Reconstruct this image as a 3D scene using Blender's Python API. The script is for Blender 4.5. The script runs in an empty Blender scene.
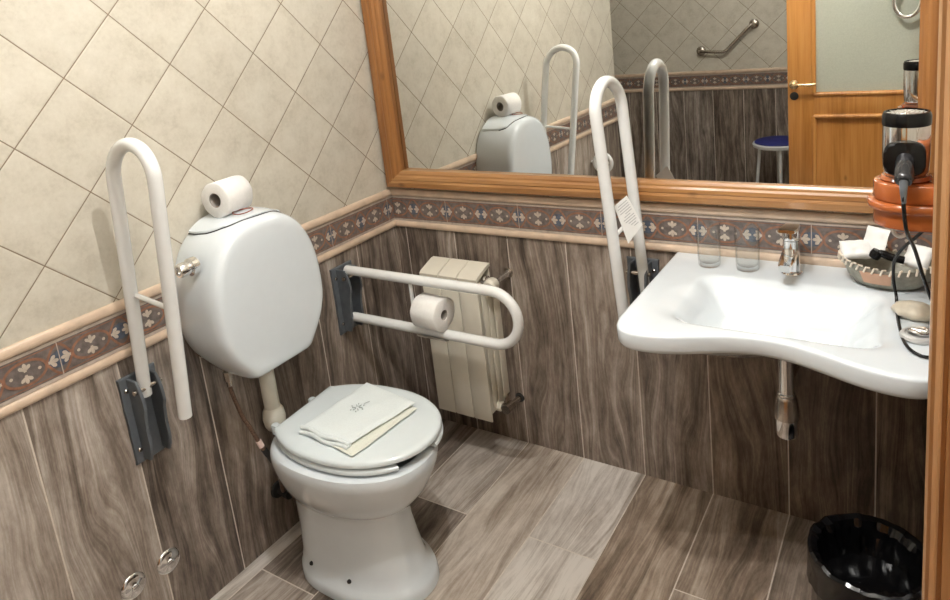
import bpy, bmesh, math, random
from mathutils import Vector, Matrix, noise
random.seed(7)
PI = math.pi
scene = bpy.context.scene
COL = scene.collection

# ------------------------------------------------------------------ materials
def new_mat(name):
    m = bpy.data.materials.new(name); m.use_nodes = True
    nt = m.node_tree; b = nt.nodes['Principled BSDF']
    return m, nt, b

def setin(b, **kw):
    for k, v in kw.items():
        k = k.replace('_', ' ')
        if k in b.inputs:
            i = b.inputs[k]
            if hasattr(i.default_value, '__len__') and not isinstance(v, (int, float)):
                i.default_value = (*v, 1) if len(v) == 3 else v
            else:
                i.default_value = v

def nd(nt, t, **kw):
    n = nt.nodes.new(t)
    for k, v in kw.items(): setattr(n, k, v)
    return n

def mth(nt, op, a, b=None, c=None):
    n = nd(nt, 'ShaderNodeMath', operation=op)
    for i, x in enumerate((a, b, c)):
        if x is None: continue
        if isinstance(x, (int, float)): n.inputs[i].default_value = x
        else: nt.links.new(x, n.inputs[i])
    return n.outputs[0]

def ramp(nt, fac, stops):
    r = nd(nt, 'ShaderNodeValToRGB')
    el = r.color_ramp.elements
    while len(el) < len(stops): el.new(0.5)
    for e, (p, c) in zip(el, stops): e.position = p; e.color = (*c, 1)
    nt.links.new(fac, r.inputs[0]); return r.outputs[0]

def mixc(nt, fac, a, b, mode='MIX'):
    n = nd(nt, 'ShaderNodeMix', data_type='RGBA', blend_type=mode)
    for i, x in ((0, fac), (6, a), (7, b)):
        if isinstance(x, (int, float)): n.inputs[i].default_value = x
        elif isinstance(x, tuple): n.inputs[i].default_value = (*x, 1)
        else: nt.links.new(x, n.inputs[i])
    return n.outputs[2]

def nz(nt, vec, scale, detail=4, rough=.55, dist=0):
    n = nd(nt, 'ShaderNodeTexNoise')
    n.inputs['Scale'].default_value = scale; n.inputs['Detail'].default_value = detail
    n.inputs['Roughness'].default_value = rough; n.inputs['Distortion'].default_value = dist
    if vec is not None: nt.links.new(vec, n.inputs['Vector'])
    return n.outputs['Fac']

def bump(nt, b, h, s, d=.002):
    n = nd(nt, 'ShaderNodeBump'); n.inputs['Strength'].default_value = s; n.inputs['Distance'].default_value = d
    nt.links.new(h, n.inputs['Height']); nt.links.new(n.outputs[0], b.inputs['Normal'])

def simple(name, col, rough=.4, metal=0, vary=.06, scale=30, coat=0, **kw):
    m, nt, b = new_mat(name)
    tc = nd(nt, 'ShaderNodeTexCoord')
    f = nz(nt, tc.outputs['Object'], scale, 3)
    lo = tuple(max(0, c*(1-vary)) for c in col); hi = tuple(min(1, c*(1+vary)) for c in col)
    nt.links.new(ramp(nt, f, [(.3, lo), (.7, hi)]), b.inputs['Base Color'])
    setin(b, Roughness=rough, Metallic=metal, Coat_Weight=coat, **kw)
    if coat: setin(b, Coat_Roughness=.04)
    return m

def tile_mat(name, axis, o_u, o_z, s=.2):
    m, nt, b = new_mat(name)
    g = nd(nt, 'ShaderNodeNewGeometry'); sp = nd(nt, 'ShaderNodeSeparateXYZ')
    nt.links.new(g.outputs['Position'], sp.inputs[0])
    u = mth(nt, 'SUBTRACT', sp.outputs[axis], o_u); z = mth(nt, 'SUBTRACT', sp.outputs['Z'], o_z)
    k = 1/(math.sqrt(2)*s)
    i = mth(nt, 'MULTIPLY', mth(nt, 'SUBTRACT', u, z), k)
    j = mth(nt, 'MULTIPLY', mth(nt, 'ADD', u, z), -k)
    def edge(x):
        return mth(nt, 'ABSOLUTE', mth(nt, 'SUBTRACT', mth(nt, 'FRACT', x), .5))
    e = mth(nt, 'MAXIMUM', edge(i), edge(j))
    gm = nd(nt, 'ShaderNodeMapRange', interpolation_type='SMOOTHSTEP')
    nt.links.new(e, gm.inputs[0])
    gm.inputs[1].default_value = .4915; gm.inputs[2].default_value = .4945
    soft = nd(nt, 'ShaderNodeMapRange', interpolation_type='SMOOTHSTEP')
    nt.links.new(e, soft.inputs[0]); soft.inputs[1].default_value = .475; soft.inputs[2].default_value = .495
    cmb = nd(nt, 'ShaderNodeCombineXYZ')
    nt.links.new(mth(nt, 'FLOOR', i), cmb.inputs[0]); nt.links.new(mth(nt, 'FLOOR', j), cmb.inputs[1])
    wn = nd(nt, 'ShaderNodeTexWhiteNoise', noise_dimensions='3D'); nt.links.new(cmb.outputs[0], wn.inputs[0])
    add = nd(nt, 'ShaderNodeVectorMath', operation='MULTIPLY_ADD')
    nt.links.new(wn.outputs['Color'], add.inputs[0]); add.inputs[1].default_value = (9, 9, 9)
    nt.links.new(g.outputs['Position'], add.inputs[2])
    f1 = nz(nt, add.outputs[0], 14, 6, .6); f2 = nz(nt, add.outputs[0], 90, 4, .7)
    f = mth(nt, 'ADD', mth(nt, 'MULTIPLY', f1, .65), mth(nt, 'MULTIPLY', f2, .35))
    c = ramp(nt, f, [(.32, (.475, .435, .355)), (.5, (.58, .54, .455)), (.72, (.655, .62, .535))])
    bri = nd(nt, 'ShaderNodeMapRange'); nt.links.new(wn.outputs['Value'], bri.inputs[0])
    bri.inputs[3].default_value = .95; bri.inputs[4].default_value = 1.03
    hs = nd(nt, 'ShaderNodeHueSaturation'); nt.links.new(c, hs.inputs['Color']); nt.links.new(bri.outputs[0], hs.inputs['Value'])
    nt.links.new(mixc(nt, gm.outputs[0], hs.outputs[0], (.20, .15, .10)), b.inputs['Base Color'])
    setin(b, Roughness=.38)
    h = mth(nt, 'SUBTRACT', mth(nt, 'MULTIPLY', f, .12), soft.outputs[0])
    bump(nt, b, h, .35, .002)
    return m

def plank_mat(name, axis):
    """wood-look porcelain: grain runs along axis; colour layer 'plank' gives tone / seed / warmth"""
    m, nt, b = new_mat(name)
    g = nd(nt, 'ShaderNodeNewGeometry'); at = nd(nt, 'ShaderNodeAttribute', attribute_name='plank')
    sp = nd(nt, 'ShaderNodeSeparateColor'); nt.links.new(at.outputs['Color'], sp.inputs[0])
    tone, seed, warm = sp.outputs[0], sp.outputs[1], sp.outputs[2]
    ps = nd(nt, 'ShaderNodeSeparateXYZ'); nt.links.new(g.outputs['Position'], ps.inputs[0])
    if axis == 'Z': al = ps.outputs['Z']; ac = mth(nt, 'ADD', ps.outputs['X'], ps.outputs['Y'])
    else: al = ps.outputs['Y']; ac = ps.outputs['X']
    sd = mth(nt, 'MULTIPLY', seed, 57.0)
    def vec(a, kal, c, kac, off=0):
        cb = nd(nt, 'ShaderNodeCombineXYZ')
        nt.links.new(mth(nt, 'MULTIPLY', a, kal), cb.inputs[0]); nt.links.new(mth(nt, 'MULTIPLY', c, kac), cb.inputs[1])
        nt.links.new(mth(nt, 'ADD', sd, off), cb.inputs[2]); return cb.outputs[0]
    warp = nz(nt, vec(al, 1.5, ac, 6.0), 1, 2, .45)             # slow flow of the grain: cathedral arches
    acw = mth(nt, 'ADD', ac, mth(nt, 'MULTIPLY', mth(nt, 'SUBTRACT', warp, .5), .17))
    lines = nz(nt, vec(al, .8, acw, 36, 3), 1, 4, .66)
    fine = nz(nt, vec(al, 3.0, acw, 150, 7), 1, 3, .6)
    broad = nz(nt, vec(al, 1.3, ac, 6.5, 11), 1, 4, .6)
    worn = nz(nt, vec(al, 6.0, ac, 20, 17), 1, 6, .76)
    f = mth(nt, 'ADD', mth(nt, 'MULTIPLY', lines, .32), mth(nt, 'MULTIPLY', fine, .18))
    f = mth(nt, 'ADD', f, mth(nt, 'MULTIPLY', broad, .24))
    f = mth(nt, 'ADD', f, mth(nt, 'MULTIPLY', worn, .32))
    f = mth(nt, 'ADD', mth(nt, 'MULTIPLY', mth(nt, 'SUBTRACT', f, .5), 1.18), .5)
    f = mth(nt, 'ADD', f, mth(nt, 'MULTIPLY', mth(nt, 'SUBTRACT', tone, .5), .40))
    cd = ramp(nt, f, [(.37, (.034, .026, .021)), (.45, (.105, .083, .068)), (.525, (.205, .170, .144)), (.60, (.34, .293, .256)), (.76, (.66, .62, .575))])
    cw = ramp(nt, f, [(.37, (.045, .030, .020)), (.45, (.135, .095, .066)), (.525, (.25, .185, .135)), (.60, (.39, .31, .24)), (.72, (.60, .52, .435))])
    c = mixc(nt, warm, cd, cw)
    crack = nz(nt, vec(al, 1.6, acw, 42, 23), 1, 2, .5)        # dark hairline cracks along the grain
    cm = nd(nt, 'ShaderNodeMapRange', interpolation_type='SMOOTHSTEP'); nt.links.new(crack, cm.inputs[0])
    cm.inputs[1].default_value = .30; cm.inputs[2].default_value = .24; cm.inputs[3].default_value = 0; cm.inputs[4].default_value = .75
    c = mixc(nt, cm.outputs[0], c, (.045, .032, .024))
    vo = nd(nt, 'ShaderNodeTexVoronoi'); nt.links.new(vec(al, 2.6, ac, 6.5, 31), vo.inputs['Vector']); vo.inputs['Scale'].default_value = 1
    kn = nd(nt, 'ShaderNodeMapRange', interpolation_type='SMOOTHSTEP'); nt.links.new(vo.outputs['Distance'], kn.inputs[0])
    kn.inputs[1].default_value = .03; kn.inputs[2].default_value = .13; kn.inputs[3].default_value = .65; kn.inputs[4].default_value = 0
    nt.links.new(mixc(nt, kn.outputs[0], c, (.055, .040, .030)), b.inputs['Base Color'])
    setin(b, Roughness=.42)
    bump(nt, b, f, .25, .002)
    return m

def wood_mat(name, axis, c0, c1, c2, rough=.35, k=1.0):
    m, nt, b = new_mat(name)
    g = nd(nt, 'ShaderNodeNewGeometry')
    def vec(al, ac):
        mu = nd(nt, 'ShaderNodeVectorMath', operation='MULTIPLY'); nt.links.new(g.outputs['Position'], mu.inputs[0])
        v = [ac*k]*3; v['XYZ'.index(axis)] = al*k; mu.inputs[1].default_value = v
        return mu.outputs[0]
    f1 = nz(nt, vec(1.2, 14), 1, 5, .55, .8); f2 = nz(nt, vec(3, 110), 1, 4, .6)
    f = mth(nt, 'ADD', mth(nt, 'MULTIPLY', f1, .62), mth(nt, 'MULTIPLY', f2, .38))
    vo = nd(nt, 'ShaderNodeTexVoronoi'); nt.links.new(vec(4.2, 8), vo.inputs['Vector']); vo.inputs['Scale'].default_value = 1
    kn = nd(nt, 'ShaderNodeMapRange'); nt.links.new(vo.outputs['Distance'], kn.inputs[0])
    kn.inputs[1].default_value = .03; kn.inputs[2].default_value = .09; kn.inputs[3].default_value = .55; kn.inputs[4].default_value = 0
    c = ramp(nt, f, [(.36, c0), (.5, c1), (.66, c2)])
    nt.links.new(mixc(nt, kn.outputs[0], c, tuple(x*.3 for x in c0)), b.inputs['Base Color'])
    setin(b, Roughness=rough, Coat_Weight=.35, Coat_Roughness=.18)
    bump(nt, b, f, .12, .001)
    return m

M = {}
M['plank_v'] = plank_mat('wood_look_wall_planks', 'Z')
M['plank_f'] = plank_mat('wood_look_floor_planks', 'Y')
M['grout'] = simple('light_grout', (.64, .58, .51), .8, vary=.12, scale=60)
M['tile_l'] = tile_mat('cream_diamond_tiles_side', 'Y', -.9578, 1.6862)
M['tile_b'] = tile_mat('cream_diamond_tiles_back', 'X', .11, 1.264)
M['plaster'] = simple('white_ceiling_paint', (.8, .78, .74), .8, vary=.02)
M['bull'] = simple('beige_bullnose_trim', (.60, .46, .345), .28, vary=.12, scale=22)
M['lst'] = simple('listello_ground', (.155, .130, .120), .3, vary=.3, scale=70)
M['lst_edge'] = simple('listello_edge_band', (.46, .39, .33), .3, vary=.15, scale=60)
M['lst_loop'] = simple('listello_terracotta_loop', (.27, .135, .085), .3, vary=.25, scale=80)
M['lst_blue'] = simple('listello_blue_field', (.085, .105, .145), .3, vary=.3, scale=80)
M['lst_cream'] = simple('listello_cream_floret', (.52, .45, .37), .3, vary=.12, scale=80)
M['ceramic'] = simple('white_ceramic', (.70, .755, .795), .07, vary=.01, coat=.5)
M['seat'] = simple('white_seat_plastic', (.69, .755, .78), .16, vary=.01, coat=.2)
M['tubew'] = simple('white_coated_tube', (.78, .79, .785), .2, vary=.02, coat=.3)
M['radw'] = simple('cream_radiator_enamel', (.74, .70, .60), .3, vary=.02)
M['pipew'] = simple('cream_plastic_pipe', (.70, .67, .58), .3, vary=.03)
M['grey'] = simple('dark_grey_plastic', (.10, .112, .125), .45, vary=.12, scale=40)
M['chrome'] = simple('chrome', (.82, .82, .82), .08, 1, vary=.01)
M['steel'] = simple('brushed_steel', (.52, .47, .42), .24, 1, vary=.06)
M['brass'] = simple('polished_brass', (.80, .60, .36), .2, 1, vary=.04)
M['braid'] = simple('braided_hose', (.16, .10, .07), .4, .5, vary=.5, scale=260)
M['dark'] = simple('dark_rubber', (.02, .02, .02), .5, vary=.2)
M['black'] = simple('black_plastic', (.003, .003, .0035), .25, vary=.2, Specular_IOR_Level=.3)
M['bagm'] = simple('black_bin_bag_film', (.003, .003, .0035), .16, vary=.2, scale=50)
M['paper'] = simple('white_tissue', (.82, .81, .79), .9, vary=.03, scale=120)
M['card'] = simple('grey_cardboard_core', (.34, .31, .28), .9, vary=.1)
M['cloth'] = simple('white_terry_cloth', (.71, .765, .77), .95, vary=.04, scale=300)
M['thread'] = simple('grey_thread', (.30, .34, .34), .8)
M['white_card'] = simple('white_card', (.82, .82, .80), .6, vary=.02)
M['ink'] = simple('grey_ink', (.46, .46, .47), .8)
M['orange'] = simple('orange_brown_glossy_plastic', (.36, .098, .026), .14, vary=.1, coat=.4)
M['basket'] = simple('grey_green_basket_fabric', (.30, .29, .24), .6, vary=.25, scale=50)
M['lace'] = simple('cream_lacing', (.68, .60, .50), .7, vary=.1)
M['peach'] = simple('tan_leather_label', (.62, .37, .25), .6, vary=.06)
M['shell'] = simple('mottled_beige_shell', (.66, .60, .49), .35, vary=.22, scale=26)
M['bluec'] = simple('dark_blue_cushion', (.010, .016, .16), .5, vary=.1)
M['stoolw'] = simple('white_stool_plastic', (.66, .67, .68), .35, vary=.03)
M['pine_x'] = wood_mat('honey_pine_horizontal', 'X', (.25, .108, .032), (.35, .168, .056), (.43, .225, .085))
M['pine_z'] = wood_mat('honey_pine_vertical', 'Z', (.19, .070, .017), (.27, .112, .030), (.34, .155, .049))  # same wood as the rails, darkened: dimmer light at frame left put into colour
M['post'] = wood_mat('oak_door_casing', 'Z', (.30, .14, .052), (.41, .21, .085), (.50, .28, .125), .4)
M['door'] = wood_mat('honey_door_wood', 'Z', (.38, .15, .03), (.52, .225, .055), (.60, .29, .085), .3)

def glass_mat(name, col, rough, ior=1.45):
    m, nt, b = new_mat(name)
    tc = nd(nt, 'ShaderNodeTexCoord'); f = nz(nt, tc.outputs['Object'], 40, 2)
    nt.links.new(ramp(nt, f, [(.3, tuple(c*.98 for c in col)), (.7, col)]), b.inputs['Base Color'])
    setin(b, Roughness=rough, IOR=ior, Transmission_Weight=1.0)
    return m
gm = bpy.data.materials.new('clear_glass'); gm.use_nodes = True; nt = gm.node_tree; nt.nodes.clear()
out = nd(nt, 'ShaderNodeOutputMaterial'); tr = nd(nt, 'ShaderNodeBsdfTransparent'); gl = nd(nt, 'ShaderNodeBsdfGlossy'); mx = nd(nt, 'ShaderNodeMixShader'); lw = nd(nt, 'ShaderNodeLayerWeight')
gl.inputs['Roughness'].default_value = .02; lw.inputs['Blend'].default_value = .5
fr_o = mth(nt, 'MULTIPLY_ADD', mth(nt, 'POWER', lw.outputs['Facing'], 5.0), .9, .035)
nt.links.new(ramp(nt, lw.outputs['Facing'], [(.5, (.975, .982, .982)), (1, (.80, .83, .84))]), tr.inputs['Color'])
nt.links.new(fr_o, mx.inputs[0]); nt.links.new(tr.outputs[0], mx.inputs[1]); nt.links.new(gl.outputs[0], mx.inputs[2]); nt.links.new(mx.outputs[0], out.inputs['Surface'])
M['glass'] = gm
m, nt, b = new_mat('frosted_door_glass')
tc = nd(nt, 'ShaderNodeTexCoord'); f = nz(nt, tc.outputs['Object'], 160, 4, .7)
nt.links.new(ramp(nt, f, [(.3, (.52, .54, .45)), (.7, (.62, .64, .54))]), b.inputs['Base Color'])
setin(b, Roughness=.45, Transmission_Weight=.2, IOR=1.3)
bump(nt, b, f, .3, .001)
M['frost'] = m
m, nt, b = new_mat('mirror_silver')
setin(b, Base_Color=(.86, .87, .85), Metallic=1.0, Roughness=.0)
M['mirror'] = m

# ------------------------------------------------------------------ mesh helpers
class MB:
    """collects vertices and faces, then becomes ONE mesh object"""
    def __init__(s): s.v = []; s.f = []; s.mi = []
    def add(s, vs, fs, mi=0, mat=None):
        o = len(s.v)
        for p in vs:
            p = Vector(p); s.v.append(mat @ p if mat else p)
        for f in fs: s.f.append([o+i for i in f]); s.mi.append(mi)
    def box(s, lo, hi, mi=0, mat=None, bev=0, seg=2):
        bm = bmesh.new(); bmesh.ops.create_cube(bm, size=1)
        c = [(lo[i]+hi[i])/2 for i in range(3)]; d = [abs(hi[i]-lo[i]) for i in range(3)]
        for v in bm.verts: v.co = Vector([c[i]+v.co[i]*d[i] for i in range(3)])
        if bev:
            bmesh.ops.bevel(bm, geom=bm.edges[:], offset=min(bev, min(d)*.49), segments=seg, profile=.5, affect='EDGES')
        s.frombm(bm, mi, mat)
    def frombm(s, bm, mi=0, mat=None):
        bm.verts.index_update(); bm.faces.ensure_lookup_table()
        s.add([v.co.copy() for v in bm.verts], [[v.index for v in f.verts] for f in bm.faces], mi, mat); bm.free()
    def rings(s, rs, mi=0, closed=False, cap=True, mat=None):
        n = len(rs[0]); vs = [p for r in rs for p in r]; fs = []
        m = len(rs)
        for i in range(m if closed else m-1):
            a, b_ = i*n, ((i+1) % m)*n
            for k in range(n): fs.append([a+k, a+(k+1) % n, b_+(k+1) % n, b_+k])
        if cap and not closed:
            fs.append(list(range(n))[::-1]); fs.append([(m-1)*n+k for k in range(n)])
        s.add(vs, fs, mi, mat)
    def tube(s, path, r, seg=16, closed=False, mi=0, cap=True):
        P = [Vector(p) for p in path]; n = len(P); rs = []
        def tan(i):
            if closed: return (P[(i+1) % n]-P[i-1]).normalized()
            return (P[min(i+1, n-1)]-P[max(i-1, 0)]).normalized()
        t = tan(0); a = t.orthogonal().normalized()
        for i in range(n):
            t2 = tan(i); q = t.rotation_difference(t2); a = q @ a; a = (a-t2*a.dot(t2)).normalized(); t = t2
            b_ = t.cross(a); rr = r[i] if isinstance(r, (list, tuple)) else r
            rs.append([P[i]+(a*math.cos(2*PI*k/seg)+b_*math.sin(2*PI*k/seg))*rr for k in range(seg)])
        s.rings(rs, mi, closed, cap)
    def lathe(s, prof, seg=32, mi=0, mat=None, cap=True):
        rs = [[Vector((max(r, 1e-5)*math.cos(2*PI*k/seg), max(r, 1e-5)*math.sin(2*PI*k/seg), z)) for k in range(seg)] for r, z in prof]
        s.rings(rs, mi, False, cap, mat)
    def prism(s, pts, z0, z1, bev=0, seg=2, mi=0, mat=None):
        bm = bmesh.new()
        lo = [bm.verts.new((x, y, z0)) for x, y in pts]; hi = [bm.verts.new((x, y, z1)) for x, y in pts]
        n = len(pts); bot = bm.faces.new(lo[::-1]); top = bm.faces.new(hi)
        for k in range(n): bm.faces.new((lo[k], lo[(k+1) % n], hi[(k+1) % n], hi[k]))
        if bev:
            es = list(top.edges)+list(bot.edges)
            bmesh.ops.bevel(bm, geom=es, offset=bev, segments=seg, profile=.5, affect='EDGES')
        s.frombm(bm, mi, mat)
    def build(s, name, mats, parent=None, sharp=38, smooth=True):
        me = bpy.data.meshes.new(name); me.from_pydata([tuple(v) for v in s.v], [], s.f)
        if not isinstance(mats, (list, tuple)): mats = [mats]
        for m_ in mats: me.materials.append(m_)
        for p, i in zip(me.polygons, s.mi): p.material_index = i
        bm = bmesh.new(); bm.from_mesh(me)
        bmesh.ops.recalc_face_normals(bm, faces=bm.faces)
        if bm.calc_volume(signed=True) < 0: bmesh.ops.reverse_faces(bm, faces=bm.faces)
        lim = math.radians(sharp)
        for f in bm.faces: f.smooth = smooth
        for e in bm.edges:
            if len(e.link_faces) != 2 or e.calc_face_angle(9) > lim: e.smooth = False
        bm.to_mesh(me); bm.free()
        o = bpy.data.objects.new(name, me); COL.objects.link(o)
        if parent: o.parent = parent
        return o

def mesh_origin(o, loc):
    """move a top-level mesh's origin without moving its shape"""
    o.data.transform(Matrix.Translation(-Vector(loc))); o.location = loc

def arc(c, r, a0, a1, n, fn):
    return [fn(c[0]+r*math.cos(a0+(a1-a0)*i/n), c[1]+r*math.sin(a0+(a1-a0)*i/n)) for i in range(n+1)]

def smooth_path(pts, n=8, closed=False):
    P = [Vector(p) for p in pts]; out = []; m = len(P)
    for i in range(m if closed else m-1):
        if closed: p0, p1, p2, p3 = P[i-1], P[i], P[(i+1) % m], P[(i+2) % m]
        else: p0, p1, p2, p3 = P[max(i-1, 0)], P[i], P[i+1], P[min(i+2, m-1)]
        for k in range(n):
            t = k/n
            out.append(.5*((2*p1)+(p2-p0)*t+(2*p0-5*p1+4*p2-p3)*t*t+(3*p1-p0-3*p2+p3)*t**3))
    if not closed: out.append(P[-1])
    return out

def thing(name, label, cat, loc, group=None):
    o = bpy.data.objects.new(name, None); COL.objects.link(o); o.empty_display_size = .05
    o.location = loc; o['label'] = label; o['category'] = cat
    if group: o['group'] = group
    return o
def tag(o, label, cat, loc=None, group=None):
    o['label'] = label; o['category'] = cat
    if group: o['group'] = group
    if loc: mesh_origin(o, loc)
    return o
def part(mb, name, mat, root, label=None, sharp=38, smooth=True, sub=None):
    """mesh given in world space, parented to its thing (and optionally under a part)"""
    o = mb.build(name, mat, None, sharp, smooth)
    o.parent = sub or root
    if sub is None: o.data.transform(Matrix.Translation(-root.location))
    else: o.data.transform(Matrix.Translation(-root.location))
    if label: o['label'] = label
    return o
def struct(o, label=None):
    o['kind'] = 'structure'
    if label: o['label'] = label
    return o

# ------------------------------------------------------------------ the room
ZT, ZB = .9712, .8181          # top and bottom of the tile border
W, X0 = .2268, .0519           # plank width and first joint
H = 2.6
XR = 1.80                      # right wall
YE = -2.21                     # where the left wall turns into the shower nook
YB = -3.46                     # rear wall
GAP = .0019

def planked_wall(name, frame, u0, u1, joints0, tile, thick, seed, tones=None, zt=H):
    """frame(u, h, z) -> world point; h is height above the wall face"""
    rnd = random.Random(seed); mb = MB(); cols = {}
    def quad(a, b_, z0, z1, h, mi, col=None):
        mb.add([frame(a, h, z0), frame(b_, h, z0), frame(b_, h, z1), frame(a, h, z1)], [[0, 1, 2, 3]], mi)
        if col: cols[len(mb.f)-1] = col
    quad(u0, u1, ZB-.01, zt, .0005, 0)
    quad(u0, u1, 0, ZB, 0, 2)
    j = joints0
    while j > u0: j -= W
    k = 0
    while j < u1:
        a, b_ = max(j+GAP, u0), min(j+W-GAP, u1)
        if b_ > a:
            t = tones[k] if tones and k < len(tones) else (rnd.uniform(.30, .62), rnd.uniform(0, .35))
            quad(a, b_, 0, ZB, .0011, 1, (t[0], rnd.random(), t[1])); k += 1
        j += W
    # body of the wall behind the facing
    c = [frame(u, h, z) for h in (-thick, -.001) for (u, z) in ((u0, 0), (u1, 0), (u1, zt), (u0, zt))]
    mb.add(c, [[0, 1, 2, 3], [0, 1, 5, 4], [1, 2, 6, 5], [2, 3, 7, 6], [3, 0, 4, 7], [4, 5, 6, 7]], 3)
    me = bpy.data.meshes.new(name); me.from_pydata([tuple(v) for v in mb.v], [], mb.f)
    for m_ in (tile, M['plank_v'], M['grout'], M['plaster']): me.materials.append(m_)
    for p, i in zip(me.polygons, mb.mi): p.material_index = i
    ca = me.color_attributes.new('plank', 'FLOAT_COLOR', 'CORNER')
    for fi, col in cols.items():
        for li in me.polygons[fi].loop_indices: ca.data[li].color = (*col, 1)
    o = bpy.data.objects.new(name, me); COL.objects.link(o)
    return struct(o)

fl = lambda u, h, z: Vector((h, -u, z))            # left wall, u = -y
fb = lambda u, h, z: Vector((u, -h, z))            # back wall, u = x
fr = lambda u, h, z: Vector((u, YB+h, z))          # rear wall
frt = lambda u, h, z: Vector((XR-h, -u, z))        # right wall
planked_wall('wall_left', fl, 0, -YE, .228-W, M['tile_l'], .12, 3,
             [(.44, .2), (.50, .25), (.42, .2), (.45, .3), (.40, .15), (.60, .25), (.66, .3), (.62, .35), (.5, .2), (.45, .2), (.5, .2)])
planked_wall('wall_back', fb, -.12, XR+.15, X0, M['tile_b'], .12, 11,
             [(.42, .3), (.38, .3), (.40, .35), (.43, .3), (.49, .35), (.45, .3), (.30, .7), (.27, .8), (.28, .8), (.3, .7)])  # last planks darker and warmer: shade under the basin put into their tone
planked_wall('wall_rear', fr, -1.0, XR+.15, .03, M['tile_b'], .12, 5)
planked_wall('wall_right', frt, 0, 1.46, .1, M['tile_l'], .15, 8)
planked_wall('wall_right_rear', frt, 2.12, -YB, .1, M['tile_l'], .15, 9)
planked_wall('wall_nook', lambda u, h, z: Vector((-1.0+h, -u, z)), -YE, -YB, 0, M['tile_l'], .1, 21)
planked_wall('wall_nook_front', lambda u, h, z: Vector((u, YE-h, z)), -1.0, -.12, 0, M['tile_b'], .1, 22)

def make_floor():
    mb = MB(); cols = {}; rnd = random.Random(4)
    x0, x1, y0, y1 = -1.0, 3.1, YB, 0
    mb.add([(x0, y0, 0), (x1, y0, 0), (x1, y1, 0), (x0, y1, 0)], [[0, 1, 2, 3]], 1)
    tone = {(-1, 0): (.92, .1), (-1, 1): (.92, .1), (-1, 2): (.9, .1), (0, 1): (.60, .2), (0, 0): (.45, .15), (0, 2): (.66, .15), (1, 0): (.78, .15), (1, 1): (.42, .1), (1, 2): (.6, .2),
            (2, 0): (.78, .5), (2, 1): (.78, .5), (3, 0): (.92, .1), (3, 1): (.90, .1), (4, 0): (.50, .85), (4, 1): (.54, .8), (5, 0): (.50, .8), (5, 1): (.60, .6), (6, 0): (.44, .5), (6, 1): (.5, .5)}
    for c in range(-6, 15):
        a, b_ = X0+c*W+GAP, X0+(c+1)*W-GAP
        off = -.418 if c % 2 else -.885
        ys = [0]; y = off
        while y > y0: ys.append(y); y -= .9
        ys.append(y0)
        for r in range(len(ys)-1):
            ya, yb = ys[r]-(GAP if r else 0), ys[r+1]+GAP
            aa, bb = max(a, x0), min(b_, x1)
            if bb <= aa: continue
            t = tone.get((c, r), (rnd.uniform(.45, .75), rnd.uniform(.1, .5)))
            mb.add([(aa, yb, .0011), (bb, yb, .0011), (bb, ya, .0011), (aa, ya, .0011)], [[0, 1, 2, 3]], 0)
            cols[len(mb.f)-1] = (t[0], rnd.random(), t[1])
    mb.box((x0, y0, -.12), (x1, y1, -.0005), 1)
    me = bpy.data.meshes.new('floor'); me.from_pydata([tuple(v) for v in mb.v], [], mb.f)
    me.materials.append(M['plank_f']); me.materials.append(M['grout'])
    for p, i in zip(me.polygons, mb.mi): p.material_index = i
    ca = me.color_attributes.new('plank', 'FLOAT_COLOR', 'CORNER')
    for fi, col in cols.items():
        for li in me.polygons[fi].loop_indices: ca.data[li].color = (*col, 1)
    o = bpy.data.objects.new('floor', me); COL.objects.link(o); struct(o)
make_floor()
mb = MB(); mb.box((-1.1, YB-.1, H), (3.1, .12, H+.1)); struct(mb.build('ceiling', M['plaster']))
mb = MB(); mb.box((3.0, YB, 0), (3.1, .0, H)); struct(mb.build('wall_hall', M['plaster']))
mb = MB(); mb.box((XR, -2.12, 2.06), (XR+.15, -1.46, H)); struct(mb.build('wall_over_door', M['plaster']))

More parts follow.
